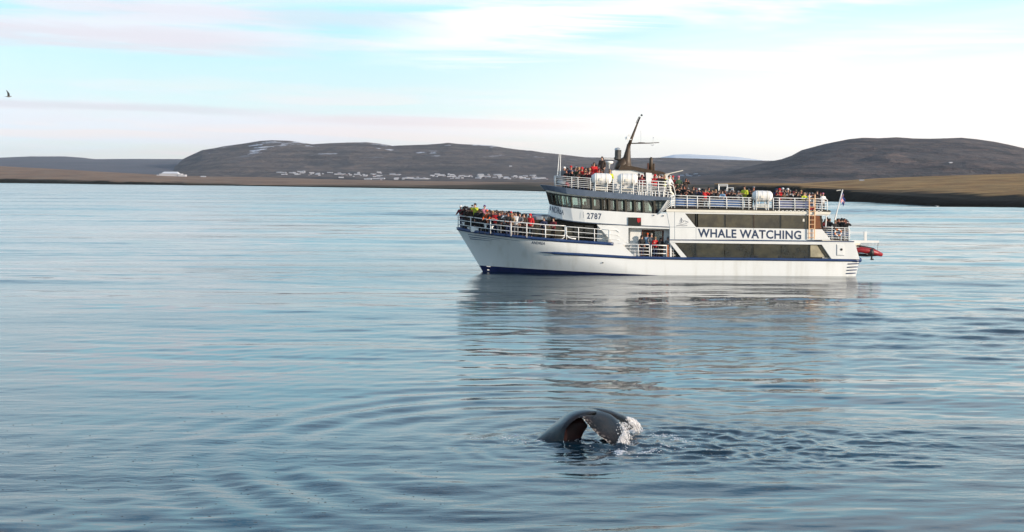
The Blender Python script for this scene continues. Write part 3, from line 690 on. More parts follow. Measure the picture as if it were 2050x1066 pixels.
ribbon('side_ledge', [(s[2]-.5, s[3]-.3, s[2]-.5, s[3]+1.4, s[4]+.05 if s[4] else 0) for s in low], M_slate, thick=.10)
# aft end of the wheelhouse with the sloped glass
plate('wheelhouse_side_glass', [(1290,402.5),(1299,402.5),(1311,428),(1290,426.5)], M_clear, -3.52, -3.50)
plate('aft_bulkhead', [(1300,401),(1341,401.5),(1341,425),(1314,425)], mat('grey_green_panel', (.16,.19,.17), .5, var=.2, vscale=2), -3.0, -2.9)
plate('aft_frame', [(1296,401.5),(1300,401.5),(1315,427.8),(1311,427.8)], M_dark, -3.62, -3.45)
plate('console', [(1150,412),(1200,414),(1200,424),(1150,421)], M_inner, -1.5, 1.5)
plate('life_buoy_box', [(1257.5,435.5),(1283.5,436.2),(1283.5,453),(1257.5,452.4)], M_dark, -3.76, -3.69)
plate('box_lamp', [(1275.5,437),(1282.5,437.2),(1282.5,443.5),(1278,447),(1275.5,443.2)], M_red, -3.80, -3.765)
plate('drain_pipe', [(1212.3,390),(1213.6,390),(1213.6,421.5),(1212.3,421.5)], M_brown, -3.72, -3.64)
# foredeck fittings
b = MB(); c = L(1084, 433, -1.2); b.lathe((c.x, -1.2, L(1084,470,-1.2).z), (0,0,1), [(0,.55),(1.2,.55),(1.25,1.15),(1.5,1.15),(1.66,.8),(1.72,.1)], 16); P('vent_cowl', b, M_steel, smooth=False)
b = MB(); a = L(1048, 428, -1.6); c = L(1098, 431, -1.6); b.tube([a, c], .05, 6); P('boom', b, M_slate)
plate('winch_house', [(1072,430),(1098,431),(1104,446),(1068,444)], M_steel, -1.8, .8)

# ---- railings
def railing(name, tops, heights, posts, nrail, yfun, r=.032, m=M_white, mirror=False, bottoms=None, label=None, skipfirst=False):
    # tops: photo points of the top rail; heights: matching photo y of the deck edge
    for side in ((-1, 1) if mirror else (-1,)):
        def at(x, f):
            ty = np.interp(x, [p[0] for p in tops], [p[1] for p in tops]); by = np.interp(x, [p[0] for p in tops], heights)
            yy = ty+(by-ty)*f; q = L(x, yy, -3.5)
            for _ in range(4): q = L(x, yy, -yfun(q.x))
            return Vector((q.x, side*abs(q.y), q.z))
        xs = np.linspace(tops[0][0], tops[-1][0], max(3, int(abs(tops[-1][0]-tops[0][0])/9)))
        xs = sorted(set(list(xs)+[p[0] for p in tops]))
        b = MB(); b.tube([at(x, 0) for x in xs], r*1.15, 6); top = P(name, b, m, smooth=True, label=label)
        for k in range(1, nrail):
            b = MB(); b.tube([at(x, k/nrail) for x in xs], r*.85, 5); P('rail', b, m, top, smooth=True)
        for x in posts:
            b = MB(); b.tube([at(x, 0), at(x, 1.0)], r*1.15, 6); P('post', b, m, top, smooth=True)
deckb = lambda off: (lambda x: max(halfb(x, 3.3)-off, .08))
railing('bow_railing', [(916.5,432),(942,435),(982,440.5),(1023,444.5),(1054,447),(1092,450.5),(1130,452.5)], [458,463,468,473,476,479.5,482.5], [917,942.5,982,1023,1054.5,1092], 3, deckb(.06), r=.036, mirror=True)
railing('side_railing', [(1131,454),(1160,456),(1190,458.5),(1206,460)], [482.5,485,487,488], [1134,1158,1190], 3, deckb(.06), mirror=True)
railing('side_railing', [(1206,460),(1234,461),(1240,465)], [488,489.5,490], [1220], 3, lambda x: 3.74, r=.02)
b = MB()
b.tube([L(1084,476.5,-3.5), L(1105,478.5,-3.6), L(1124,479.5,-3.65), L(1129,476,-3.65), L(1131,468,-3.65), L(1131,452,-3.65)], .045, 6)
b.tube([L(1131.5,452,-3.65), L(1133,470,-3.66), L(1138,476,-3.68), L(1145,478,-3.68), L(1153,478.6,-3.68)], .055, 6); P('curved_handrail', b, M_white, smooth=True)
for px, py in ((928.5,448.5),(972.5,453),(985,456),(939,459)):
    b = MB(); yy = halfb(L(px,py,-1.5).x, 3.2)-.15; c = L(px, py, -yy); b.lathe(c-Vector((0,0,.14)), (0,0,1), [(0,.10),(.18,.09),(.2,.16),(.28,.16)], 10); P('mooring_bollard', b, M_white)
railing('gate_railing', [(1236,488.5),(1262,489.2),(1284,490),(1300,490.3)], [516,516,516,516.5], [1277.5,1300], 4, lambda x: 3.70, r=.028)
railing('gate', [(1303,491),(1335,492)], [515.5,516.5], [1303.5,1334.5], 3, lambda x: 3.70, r=.040, label='thicker boarding gate with an orange end post')
b = MB(); b.tube([L(1336.5,491,-3.72), L(1337,516.5,-3.72)], .045, 6); P('gate_post', b, M_orange)
railing('gate_railing', [(1337,488.5),(1352,490)], [516.5,516.5], [1348], 5, lambda x: 3.55, r=.022)
# top deck rails + blue canvas dodgers
railing('top_deck_railing', [(1350,391.5),(1420,394),(1500,396.5),(1504,396.6)], [417,418.3,420,420], [1350.5,1375.5,1396,1420.5,1454.5,1487,1499], 5, lambda x: 3.70, r=.034, mirror=True)
railing('top_deck_railing', [(1547,396.5),(1600,397.5),(1630,398),(1655,399.5),(1657,403)], [421.5,422,422.5,423,423], [1548,1560,1591,1629,1645,1656], 5, lambda x: 3.70, r=.034, mirror=True)
railing('sloped_stair_railing', [(1317,428),(1343,392.5),(1350,391.5)], [430,417,417], [1344], 5, lambda x: 3.72, r=.036)
for a, c in ((1351.5,1396),(1421.5,1454),(1455.5,1486),(1560,1590),(1592,1629)):
    ya = 397.8+(a-1350)*.022
    plate('canvas_dodger', [(a+1,ya),(c-1,ya+(c-a)*.022),(c-1,ya+15.5+(c-a)*.02),(a+1,ya+15.2)], M_canvas if a < 1500 else mat('faded_canvas', (.15,.17,.30), .8, var=.3, vscale=3), -3.62, -3.60)
b = MB()
for i in range(12):
    x = 1555+i*8; c = L(x, 421.5, -3.7); b.tube([c+Vector((-.15,0,0)), c+Vector((.0,0,-.12)), c+Vector((.15,0,0))], .028, 5)
P('rail_bracket', b, M_white)
# fly deck rails
flyb = lambda x: float(np.interp(x, [L(1105,375,-3).x, L(1130,376,-3.4).x, L(1170,380).x], [2.9, 3.45, 3.68]))
railing('fly_deck_railing', [(1112,352.5),(1145,355),(1184,357.5),(1225,359),(1275,361.5),(1345,365)], [373,377,381,385.5,390.5,396], [1112.5,1144.5,1157,1182,1228,1276,1286,1318,1331], 6, flyb, r=.026, mirror=True)
railing('fly_deck_railing', [(1276,361.5),(1320,363.5),(1335,364.5)], [390.5,394.5,395.5], [1280,1296,1318], 5, lambda x: 3.72, r=.03)
railing('sloped_rail', [(1331,362),(1348,372),(1352,388)], [364,375,392], [1340,1352], 2, lambda x: 3.4, r=.035)
b = MB(); b.tube([L(1339,360,-3.3), L(1342,384,-3.3), L(1348,391,-3.3)], [.09,.10,.14], 8); P('loud_hailer_post', b, M_cream, smooth=True)
b = MB()
for x in (1278,1282,1287,1292,1306,1312,1320,1328,1337): b.tube([L(x,384,-3.74), L(x,395.5,-3.74)], .04, 5)
P('stanchion_foot', b, M_white)
# stern upper deck
plate('aft_deck', [(1646,481),(1711,483.5),(1711,485.2),(1646,483)], M_cream, -3.68, 3.68)
railing('aft_railing', [(1648,455),(1690,456.5),(1699,457),(1702,462)], [480,481.5,482,482], [1665.5,1691,1699.5], 6, lambda x: 3.6, r=.03, mirror=True)
plate('canvas_dodger', [(1653,463),(1698,464),(1700,474),(1660,474)], M_canvas, -3.50, -3.48, label='navy canvas screen on the rear rail')
b = MB(); b.tube([L(1654.5,427,-3.5), L(1653,456,-3.5)], .05, 6); P('awning_post', b, M_white)
# aft ladder
b = MB(); b.tube([L(1620,390,-3.84), L(1619.5,479,-3.84)], .045, 6); lad = P('ladder', b, M_ladder)
b = MB(); b.tube([L(1631.5,390,-3.84), L(1630.5,479,-3.84)], .045, 6); P('stile', b, M_ladder, lad)
for i in range(10):
    yy = 398+i*8.6; b = MB(); b.tube([L(1620,yy,-3.84), L(1631,yy,-3.84)], .028, 5); P('rung', b, M_ladder, lad)
plate('red_locker', [(1622,414),(1631,414),(1631,420),(1622,420)], M_red, -3.75, -3.66)
# davit over the stern
dav = plate('davit', [(1700,481.5),(1760,482.2),(1760,486.6),(1700,487)], M_white, -1.2, -.9, yref=-1.2)
plate('davit_post', [(1730.5,464),(1735.5,464),(1735.5,482),(1730.5,482)], M_white, -1.2, -.95, parent=dav)
plate('davit_knee', [(1700,487),(1723,487),(1714,503),(1704,508)], M_cream, -1.25, -.85, parent=dav)
b = MB(); b.tube([L(1758,487,-1), L(1757,497,-1)], .025, 5); b.tube([L(1722,487,-1), L(1721,493,-1)], .025, 5); P('fall_line', b, M_black, dav)
for x in (1700, 1706, 1711):
    b = MB(); c = L(x, 514.5, -3.4); b.lathe(c, (0,1,0), [(0,.12),(.3,.12)], 8); P('fairlead', b, M_cream)

# ---- funnel house, mast and gear on the fly deck
plate('funnel_house', [(1225,342),(1262,338),(1335,348),(1344,352),(1344,396),(1225,386)], M_white, -1.1, 1.1, yref=-1.1)
plate('funnel_roof', [(1238,341),(1243,331),(1262,332.5),(1300,340),(1326,344),(1336,350),(1300,348),(1268,341)], M_brown, -1.25, 1.25, yref=-1.2)
b = MB(); b.lathe(L(1252.5,336,0), L(1259,288,0)-L(1252.5,336,0), [(0,.62),(.25,.46),(.6,.36),(1.1,.27),(1.5,.20),(1.95,.15)], 12)
b.tube([L(1241,342,0), L(1243.5,332,0), L(1249,326,0), L(1254,318,0)], [.5,.5,.45,.28], 10); mast = P('mast', b, M_brown, smooth=True)
b = MB(); b.tube([L(1258,294,0), L(1265,276,0), L(1275,250,0), L(1281.5,234,0)], [.16,.11,.075,.05], 8); P('mast_top', b, M_brown, mast, smooth=True)
b = MB(); b.tube([L(1262,287.5,-.05), L(1300,287,-.05), L(1319.5,285.8,-.05)], [.055,.045,.03], 6); b.box(L(1284,287,-.1)-Vector((.25,.3,0)), L(1284,287,-.1)+Vector((.25,.3,.06))); P('yard_arm', b, M_brown, mast)
b = MB(); b.tube([L(1307.5,289,-.1), L(1307.8,277,-.1)], .018, 5); b.lathe(L(1307.8,277,-.1), (0,0,1), [(0,.05),(.08,.03)], 6); b.tube([L(1303,290,-.1), L(1306,292,-.1), L(1309,290,-.1)], .02, 4); P('wind_vane', b, M_steel, mast)
b = MB(); b.tube([L(1283,286,-.1), L(1283,262,-.1)], .012, 4); P('whip_antenna', b, M_steel, mast)
b = MB(); b.tube([L(1273,247,-.1), L(1279,234,-.1)], .022, 4); b.tube([L(1276.5,248,-.1), L(1282,236,-.1)], .022, 4)
for f in (.2,.5,.8): b.tube([L(1273+6*f,247-13*f,-.1), L(1276.5+5.5*f,248-12*f,-.1)], .018, 4)
P('dipole_antenna', b, M_black, mast)
b = MB(); b.lathe(L(1284.5,233,0), (0,0,1), [(0,.03),(.03,.08),(.10,.09),(.16,.04)], 8); P('mast_light', b, M_black, mast)
b = MB(); c = L(1259.5,276,-.1); b.lathe(c-Vector((.15,0,.12)), (0,0,1), [(0,.14),(.12,.17),(.2,.10)], 10); b.box(c+Vector((-.1,-.1,.08)), c+Vector((.12,.1,.26))); b.box(c+Vector((-.3,-.15,-.18)), c+Vector((.2,.15,-.12))); P('radar_scanner', b, M_white, mast)
b = MB(); a = L(1237, 318, 0); b.lathe(a, (0,0,1), [(-.05,.27),(0,.27),(.70,.27),(.72,.24)], 12); ex = P('exhaust_pipe', b, mat('sooty_steel', (.07,.065,.06), .5, var=.5, vscale=4), smooth=False)
b = MB(); b.lathe(a+Vector((-.06,0,.72)), (-.15,0,1), [(0,.25),(.12,.22),(.18,.12)], 12); P('exhaust_cap', b, M_steel, ex)
b = MB(); b.tube([L(1229,317,0), L(1238,319,0), L(1245,323,0), L(1249,333,0)], [.08,.14,.2,.26], 8); P('exhaust_bend', b, M_brown, ex, smooth=True)
b = MB(); b.tube([L(1303,347,-.6), L(1303.5,318,-.6), L(1304,315,-.6)], [.16,.15,.07], 8); st = P('exhaust_stack', b, M_brown, smooth=True)
b = MB(); b.tube([L(1297.5,345,-.6), L(1297.5,327,-.6)], .07, 6); P('thin_pipe', b, M_rust, st); b = MB(); b.tube([L(1309,345,-.6), L(1309,328,-.6)], .07, 6); P('thin_pipe', b, M_brown, st)
b = MB(); b.lathe(L(1219,338,-.8), (0,0,1), [(0,.06),(.35,.10),(.42,.30),(.55,.36),(.60,.34),(.62,.1)], 14); rd = P('radome', b, M_white, smooth=True)
b = MB(); c = L(1219,319.5,-.8); b.box(c-Vector((.42,.12,.0)), c+Vector((.42,.12,.07))); P('scanner_bar', b, M_white, rd)
b = MB(); a = L(1331, 350, -1.4); b.tube([a, L(1367.5, 341.6, -1.4)], [.045,.04], 6); P('cargo_boom', b, M_cream)
plate('white_locker', [(1293.5,346),(1305,347),(1304,393),(1294,392)], M_white, -3.3, -2.9, yref=-3.3)
for x0, x1 in ((1116,1119.5), (1121.2,1122.5)):
    b = MB(); b.tube([L(x0,352,-2.6), L(x1,309,-2.6)], [.045,.025], 5); P('whip_antenna', b, M_white)
b = MB(); b.lathe(L(1115,369,-2.9), (0,0,1), [(0,.08),(.05,.12),(.5,.12),(.55,.05)], 8); sp_ = P('searchlight', b, M_black)
b = MB(); b.tube([L(1116,364,-3), L(1123,366,-3), L(1132,368,-3)], [.12,.2,.22], 8); P('lamp_housing', b, M_steel, sp_, smooth=True)
b = MB(); b.tube([L(1132,367,-3.1), L(1140,372.5,-3.1)], [.14,.14], 8); P('red_horn', b, M_red, sp_, smooth=True)
# frames and a canopy bar over the rear benches
b = MB()
def U(x0, x1, yt, yb, y): b.tube([L(x0,yb,y), L(x0,yt,y), L(x1,yt,y), L(x1,yb,y)], .04, 5)
U(1438.5,1456.5,369.5,386,-2.0); U(1440,1455.5,372.5,386,-2.0); U(1455,1468,376.5,388,-2.3)
P('awning_frame', b, M_white)

# ---- lettering and emblem
def text(s, name, A, B, h_px, m, yfun, bold=.02, parent=boat, shear=0, off=.012):
    cu = bpy.data.curves.new(name, 'FONT'); cu.body = s; cu.size = 1; cu.offset = bold; cu.resolution_u = 3; cu.shear = shear; cu.space_character = 1.12 if s == '2787' else 1.06
    o = bpy.data.objects.new(name, cu); COL.objects.link(o); bpy.context.view_layer.update()
    dg = bpy.context.evaluated_depsgraph_get(); me = bpy.data.meshes.new_from_object(o.evaluated_get(dg)); bpy.data.objects.remove(o)
    co = np.array([v.co[:] for v in me.vertices]); x0, x1 = co[:,0].min(), co[:,0].max(); y0, y1 = co[:,1].min(), co[:,1].max()
    for v in me.vertices:
        u = (v.co.x-x0)/(x1-x0); w = (v.co.y-y0)/(y1-y0); px = A[0]+(B[0]-A[0])*u; py = A[1]+(B[1]-A[1])*u-h_px*w
        q = L(px, py, -3.6)
        for _ in range(5): q = L(px, py, -(yfun(q.x, q.z)+off))
        v.co = q
    me.materials.append(m); b = bpy.data.objects.new(name, me); COL.objects.link(b); b.parent = parent; return b
lw = [(L((s[0]+s[2])/2, (s[1]+s[3])/2, -s[4]).x, s[4]) for s in low]
text('WHALE WATCHING', 'lettering', (1397,475.6), (1604,480.0), 17.6, M_ink, lambda x, z: 3.720, .028, off=.004)
text('2787', 'lettering', (1175,438.6), (1204,440.2), 12.4, M_ink, lambda x, z: float(np.interp(x, [a for a, _ in lw], [c for _, c in lw])), .02, off=.008)
text('I', 'lettering', (1167.5,436.6), (1168.3,436.6), 12, M_slate, lambda x, z: 3.685, .0)
text('ANDREA', 'lettering', (1099.5,424.6), (1128.5,430.6), 13, M_ink, lambda x, z: float(np.interp(x, [a for a, _ in lw], [c for _, c in lw])), .015, off=.010)
text('ANDREA', 'lettering', (1063.5,488.6), (1091,491), 5.6, M_ink, halfb, .02, shear=.25, off=.005)
b = MB(); yy = -3.722
def ln(pts, r=.018): b.tube([L(x, y, yy) for x, y in pts], r, 4, sq=(1, 1))
ln([(1362,447),(1361.5,443),(1363,439),(1365,437.5)]); ln([(1364.5,446.5),(1364.6,437)], .03); ln([(1366,446),(1371,442),(1378,446)]); ln([(1359,448.5),(1367,449.5),(1375,448)], .022)
ln([(1354,452.6),(1362,451.5),(1368,452.6),(1376,452)], .025); ln([(1366,440),(1369,443.5)]); ln([(1363.4,436.4),(1364,436.4)], .03); ln([(1372,445),(1378,444.4)])
P('ship_emblem', b, mat('emblem_grey', (.22,.23,.26), .6))
b = MB(); b.tube([L(x, y, -.6) for x, y in ((975.5,541),(979.5,541.2))], .05, 4); b.tube([L(x, y, -.75) for x, y in ((974,533.6),(982,534.4))], .03, 4); P('draft_mark', b, M_white)
for px, py in ((1207,526.5),(1309,431.5),(1328,432.5)):
    q = L(px, py, -3.78); b = MB(); b.lathe(q, (0,1,0), [(0,.05),(.06,.05)], 8); P('scupper', b, M_dark)

# ================================================================== things carried by the boat
def at_boat(name, q):            # an Empty standing on the boat at local point q
    return empty(name, BOATM @ Matrix.Translation(q))
def raft(x0, x1, yt, yb, yfoot, label):
    q = L((x0+x1)/2, yfoot, -3.5); r0_ = at_boat('life_raft_canister', q); tag(r0_, label, 'life raft', 'white life raft canisters on the rails')
    A, B = L(x0, (yt+yb)/2, -3.45)-q, L(x1, (yt+yb)/2+1, -3.45)-q; R = (L(x0,yt,-3.45)-L(x0,yb,-3.45)).length/2; ln_ = (B-A).length; ax = (B-A).normalized()
    b = MB(); b.lathe(A, ax, [(0,R*.55),(.10,R*.72),(.26,R*.97),(ln_*.48,R)], 18); b.lathe(A, ax, [(ln_*.52,R),(ln_-.2,R*.97),(ln_-.08,R*.74),(ln_,R*.55)], 18); P('shell', b, M_raft, r0_, smooth=False)
    for f in (.27, .50, .73):
        b = MB(); b.lathe(A, ax, [(ln_*f-.03,R*1.03),(ln_*f+.03,R*1.03)], 18); P('strap', b, M_white if f == .5 else M_cream, r0_)
    z0 = 0.0; zc = A.z-R*.75
    for f in (.2, .8):
        c = A+ax*ln_*f
        b = MB()
        for s in (-1, 1):
            b.tube([(c.x, c.y+s*R*.55, z0), (c.x, c.y+s*R*.8, A.z-R*.45)], .04, 5)
            b.tube([(c.x-.18, c.y+s*R*.55, z0), (c.x, c.y+s*R*.6, A.z-R*.6)], .03, 5)
        b.tube([(c.x, c.y-R*.8, A.z-R*.45), (c.x, c.y-R*.5, A.z-R*.9), (c.x, c.y+R*.5, A.z-R*.9), (c.x, c.y+R*.8, A.z-R*.45)], .04, 5)
        P('cradle_leg', b, M_white, r0_)
    for s in (-1, 1):
        for zz in (.35, .62):
            b = MB(); b.tube([A+ax*ln_*.2+Vector((0,s*R*.7,zz*(A.z-R)-A.z)), A+ax*ln_*.8+Vector((0,s*R*.7,zz*(A.z-R)-A.z))], .035, 5); P('cradle_bar', b, M_cream, r0_)
    b = MB(); c = A+ax*ln_*.45; b.box((c.x-.12, c.y-R-.03, c.z-.15), (c.x+.12, c.y-R+.04, c.z+.05)); P('placard', b, M_cream, r0_)
raft(1184, 1224, 346.5, 369.5, 386, 'round ended white life raft canister nearest the boat antennas on the fly deck')
raft(1236, 1276, 347.5, 371, 390, 'white life raft canister below the mast, second from the bow')
raft(1506, 1546, 381.5, 404, 421, 'white life raft canister standing alone on the rear passenger deck rail')

# rigid inflatable under the davit
q = L(1738, 505, -1.05); rib = at_boat('inflatable_boat', q); tag(rib, 'small red inflatable boat with an outboard motor hanging behind the stern', 'inflatable boat')
def RL(x, y, yy): return L(x, y, yy)-q
for s in (-1, 1):
    b = MB(); yy = -1.05+s*.55
    b.tube([RL(1712,506,yy+.0), RL(1714,502,yy), RL(1724,500.5,yy), RL(1740,503,yy), RL(1754,506.5,yy*.55-.48), RL(1765,510.5,-1.05+s*.08)], [.10,.22,.25,.25,.23,.16], 10); P('tube', b, M_redtube, rib, smooth=True)
b = MB(); b.tube([RL(1714,510,-1.05), RL(1735,511.5,-1.05), RL(1760,512,-1.05)], [.35,.36,.1], 8, sq=(1,.35)); P('hull', b, M_black, rib, smooth=True)
b = MB(); b.tube([RL(1716,492,-1.3), RL(1732,496.5,-1.3), RL(1748,500,-1.3), RL(1756,504,-1.3)], [.05,.16,.16,.06], 6); P('cover', b, M_black, rib, smooth=True)
b = MB(); b.tube([RL(1744,499,-1.7), RL(1744.5,507,-1.7), RL(1745,512,-1.7)], [.16,.24,.14], 8); mo = P('outboard_motor', b, M_black, rib, smooth=True)
b = MB(); b.tube([RL(1745,510,-1.7), RL(1745,521,-1.7)], [.08,.06], 6); b.box(RL(1742.5,521,-1.7)+Vector((0,-.03,0)), RL(1749,518.5,-1.7)+Vector((0,.03,0))); P('motor_leg', b, M_black, mo)
b = MB(); b.tube([RL(1722,500,-1.62), RL(1731,504,-1.62), RL(1737,510,-1.6)], .05, 5); P('grab_line', b, M_cream, rib)
b = MB(); b.tube([RL(1757,505,-1.1), RL(1757.5,493,-1.1)], .02, 4); P('aerial', b, M_steel, rib)

# life buoy on the rear rail
q = L(1677.5, 466, -3.66); lb = at_boat('life_buoy', q); tag(lb, 'orange and white life buoy hanging on the rear deck rail', 'life buoy')
for k in range(8):
    b = MB(); b.tube([(.25*math.cos(a), 0, .25*math.sin(a)) for a in np.linspace(k*math.pi/4, (k+1)*math.pi/4, 5)], .065, 7, k % 2 == 0); P('segment', b, M_white if k % 2 else M_orange, lb, smooth=True)
# flag and its raked staff
q = L(1671, 441, -.3); fs_ = at_boat('flag_staff', q); tag(fs_, 'raked white flag staff at the boat stern', 'flag staff')
b = MB(); b.tube([(0,0,0), L(1687,380,-.3)-q], [.06,.045], 7); P('pole', b, M_white, fs_)
b = MB(); b.tube([L(1683,381,-.3)-q, L(1675,382,-.3)-q], .035, 5); P('truck', b, M_cream, fs_)
def flag_mat():
    m = bpy.data.materials.new('flag_cloth'); m.use_nodes = True; n, l = m.node_tree.nodes, m.node_tree.links; p = n['Principled BSDF']; p.inputs['Roughness'].default_value = .8
    u = N('ShaderNodeUVMap', n); s = N('ShaderNodeSeparateXYZ', n); l.new(u.outputs[0], s.inputs[0])
    def band(v, a, b_): return mathn('MULTIPLY', mathn('GREATER_THAN', v, a, n, l), mathn('LESS_THAN', v, b_, n, l), n, l)
    wcr = mathn('MAXIMUM', band(s.outputs[0], .26, .50, n, ) if False else band(s.outputs[0], .26, .50), band(s.outputs[1], .36, .64), n, l)
    rcr = mathn('MAXIMUM', band(s.outputs[0], .32, .44), band(s.outputs[1], .43, .57), n, l)
    c = mixc(wcr, (.02,.045,.22), (.75,.75,.78), n, l); c = mixc(rcr, c, (.55,.02,.03), n, l); l.new(c, p.inputs[0]); return m
# hanging, creased blue flag with a white edged red cross
top = L(1686.3, 384, -.3); NU, NV = 12, 16; vs = []; uv = []
for i in range(NU+1):
    for j in range(NV+1):
        u, v = i/NU, j/NV; droop = u**.8
        x = -.62*(v*.28) + .30*u + .06*math.sin(7*u+3*v); y = .10*math.sin(9*u+2*v)*u+.05*math.sin(4*v); z = -.62*v*1.0 - .62*droop
        vs.append((top.x-q.x+x*.85, top.y-q.y+y, top.z-q.z+z)); uv.append((u, 1-v))
fsx = [(i*(NV+1)+j, (i+1)*(NV+1)+j, (i+1)*(NV+1)+j+1, i*(NV+1)+j+1) for i in range(NU) for j in range(NV)]
me = bpy.data.meshes.new('flag'); me.from_pydata(vs, [], fsx); ul = me.uv_layers.new(name='UVMap')
for lp in me.loops: ul.data[lp.index].uv = uv[lp.vertex_index]
me.materials.append(flag_mat()); me.polygons.foreach_set('use_smooth', [True]*len(me.polygons))
fo = link('flag', me); fo.matrix_world = BOATM @ Matrix.Translation(q); tag(fo, 'limp blue flag with a white edged red cross on the stern staff', 'flag')
sm = fo.modifiers.new('cloth', 'SOLIDIFY'); sm.thickness = .012

# ------------------------------------------------------------------ people
def skin_mesh(nodes, edges, rad, sub=1):
    me = bpy.data.meshes.new('s'); me.from_pydata(nodes, edges, []); o = link('s', me)
    md = o.modifiers.new('k', 'SKIN'); md.use_smooth_shade = True
    if not me.skin_vertices: me.skin_vertices.new() if hasattr(me.skin_vertices, 'new') else None
    for i, r in enumerate(rad):
        sv = me.skin_vertices[0].data[i]; sv.radius = r if isinstance(r, tuple) else (r, r); sv.use_root = (i == 0)
    ss = o.modifiers.new('u', 'SUBSURF'); ss.levels = sub; ss.render_levels = sub
    bpy.context.view_layer.update(); dg = bpy.context.evaluated_depsgraph_get()
    m2 = bpy.data.meshes.new_from_object(o.evaluated_get(dg)); bpy.data.objects.remove(o)
    m2.materials.clear(); m2.materials.append(None); m2.polygons.foreach_set('use_smooth', [True]*len(m2.polygons)); return m2
def figure(pose):
    # joints (facing -y), standing height 1.75
    lean = {'lean': .16, 'film': .04}.get(pose, 0.0)
    sh_z, hip = 1.42, .93; sy = -lean
    S = {s: (s*.19, sy, sh_z) for s in (-1, 1)}
    if pose in ('film', 'glasses'):
        E = {s: (s*.33, sy-.20, 1.25) for s in (-1, 1)}; H = {s: (s*.09, sy-.30, 1.56 if pose == 'glasses' else 1.52) for s in (-1, 1)}
    elif pose in ('rail', 'lean'):
        E = {s: (s*.27, sy-.12, 1.16) for s in (-1, 1)}; H = {s: (s*.20, sy-.36, 1.08) for s in (-1, 1)}
    elif pose == 'crossed':
        E = {s: (s*.28, sy-.06, 1.14) for s in (-1, 1)}; H = {s: (-s*.10, sy-.24, 1.16+s*.04) for s in (-1, 1)}
    elif pose == 'point':
        E = {-1: (-.34, sy-.22, 1.36), 1: (.26, sy, 1.14)}; H = {-1: (-.42, sy-.48, 1.44), 1: (.22, sy-.12, .94)}
    else:
        E = {s: (s*.26, sy+.02, 1.14) for s in (-1, 1)}; H = {s: (s*.25, sy-.10, .90) for s in (-1, 1)}
    # body: head, neck, trunk, limbs in one surface
    hd = sy-.02
    n = [(0,0,hip), (0,sy*.5,1.15), (0,sy,1.38), (0,hd,1.50), (0,hd-.01,1.57), (0,hd-.02,1.65), (0,hd-.01,1.73)]
    e = [(0,1),(1,2),(2,3),(3,4),(4,5),(5,6)]; r = [(.13,.10),(.13,.10),(.12,.08),.055,(.062,.075),(.078,.098),(.052,.062)]
    i0 = len(n)
    for s in (-1, 1):
        b0 = len(n); hx, hy, hz = H[s]; ex, ey, ez = E[s]; d = Vector((hx-ex, hy-ey, hz-ez)).normalized()
        n += [S[s], E[s], H[s], tuple(Vector(H[s])+d*.09), tuple(Vector(H[s])+d*.16), tuple(Vector(H[s])+d*.05+Vector((-s*.05,0,.03)))]
        e += [(2,b0),(b0,b0+1),(b0+1,b0+2),(b0+2,b0+3),(b0+3,b0+4),(b0+2,b0+5)]; r += [.05,.038,.026,(.038,.02),(.022,.012),.013]
        b0 = len(n); n += [(s*.10,0,hip-.08),(s*.11,-.01,.50),(s*.11,.01,.09),(s*.12,-.14,.04)]; e += [(0,b0),(b0,b0+1),(b0+1,b0+2),(b0+2,b0+3)]; r += [.08,.055,.04,.035]
    # a nose so that the head has a front
    b0 = len(n); n += [(0,hd-.125,1.635)]; e += [(5,b0)]; r += [.014]
    body = skin_mesh(n, e, r)
    # jacket: trunk and sleeves, open at neck and cuffs
    n = [(0,0,.80),(0,sy*.3,.98),(0,sy*.7,1.20),(0,sy,1.36),(0,sy-.005,1.47)]; e = [(0,1),(1,2),(2,3),(3,4)]; r = [(.205,.155),(.185,.14),(.195,.145),(.18,.115),(.085,.09)]
    for s in (-1, 1):
        b0 = len(n); m_ = tuple((a*.25+c*.75) for a, c in zip(E[s], H[s])); n += [tuple(Vector(S[s])+Vector((s*.01,0,-.02))), E[s], m_]; e += [(3,b0),(b0,b0+1),(b0+1,b0+2)]; r += [.088,.068,.052]
    jacket = skin_mesh(n, e, r)
    n = [(0,0,.93)]; e = []; r = [(.165,.125)]
    for s in (-1, 1):
        b0 = len(n); n += [(s*.10,0,.80),(s*.115,-.01,.50),(s*.115,.01,.10)]; e += [(0,b0),(b0,b0+1),(b0+1,b0+2)]; r += [.105,.082,.068]
    trousers = skin_mesh(n, e, r)
    b = MB()
    for s in (-1, 1): b.add([(s*.115+dx*.055, -.20 if k == 0 else .08, z) for k in (0, 1) for dx in (-1, 1) for z in (0, .09)], [(0,1,3,2),(4,6,7,5),(0,4,5,1),(2,3,7,6),(1,5,7,3),(0,2,6,4)])
    so_ = b.build('s', M_black); shoes = so_.data; bpy.data.objects.remove(so_)
    def shell(prof, front, back):   # hat / hair: rings round the skull, cut away over the face
        b = MB(); nn = 14; vs = []
        for k, (z, rx, ry, cyy) in enumerate(prof):
            for j in range(nn):
                a = 2*math.pi*j/nn; x = rx*math.sin(a); y = hd+cyy-ry*math.cos(a); zz = z
                if k == 0: zz = front+(back-front)*(.5-.5*math.cos(a))**.7
                vs.append((x, y, zz))
        fs = [(k*nn+j, k*nn+(j+1)%nn, (k+1)*nn+(j+1)%nn, (k+1)*nn+j) for k in range(len(prof)-1) for j in range(nn)]; fs.append(tuple((len(prof)-1)*nn+j for j in range(nn)))
        b.add(vs, fs); o = b.build('s', M_black, smooth=True); m2 = o.data; bpy.data.objects.remove(o); return m2
    hat = shell([(1.66,.100,.118,0),(1.71,.098,.114,0),(1.765,.072,.086,0),(1.79,.03,.035,0)], 1.685, 1.60)
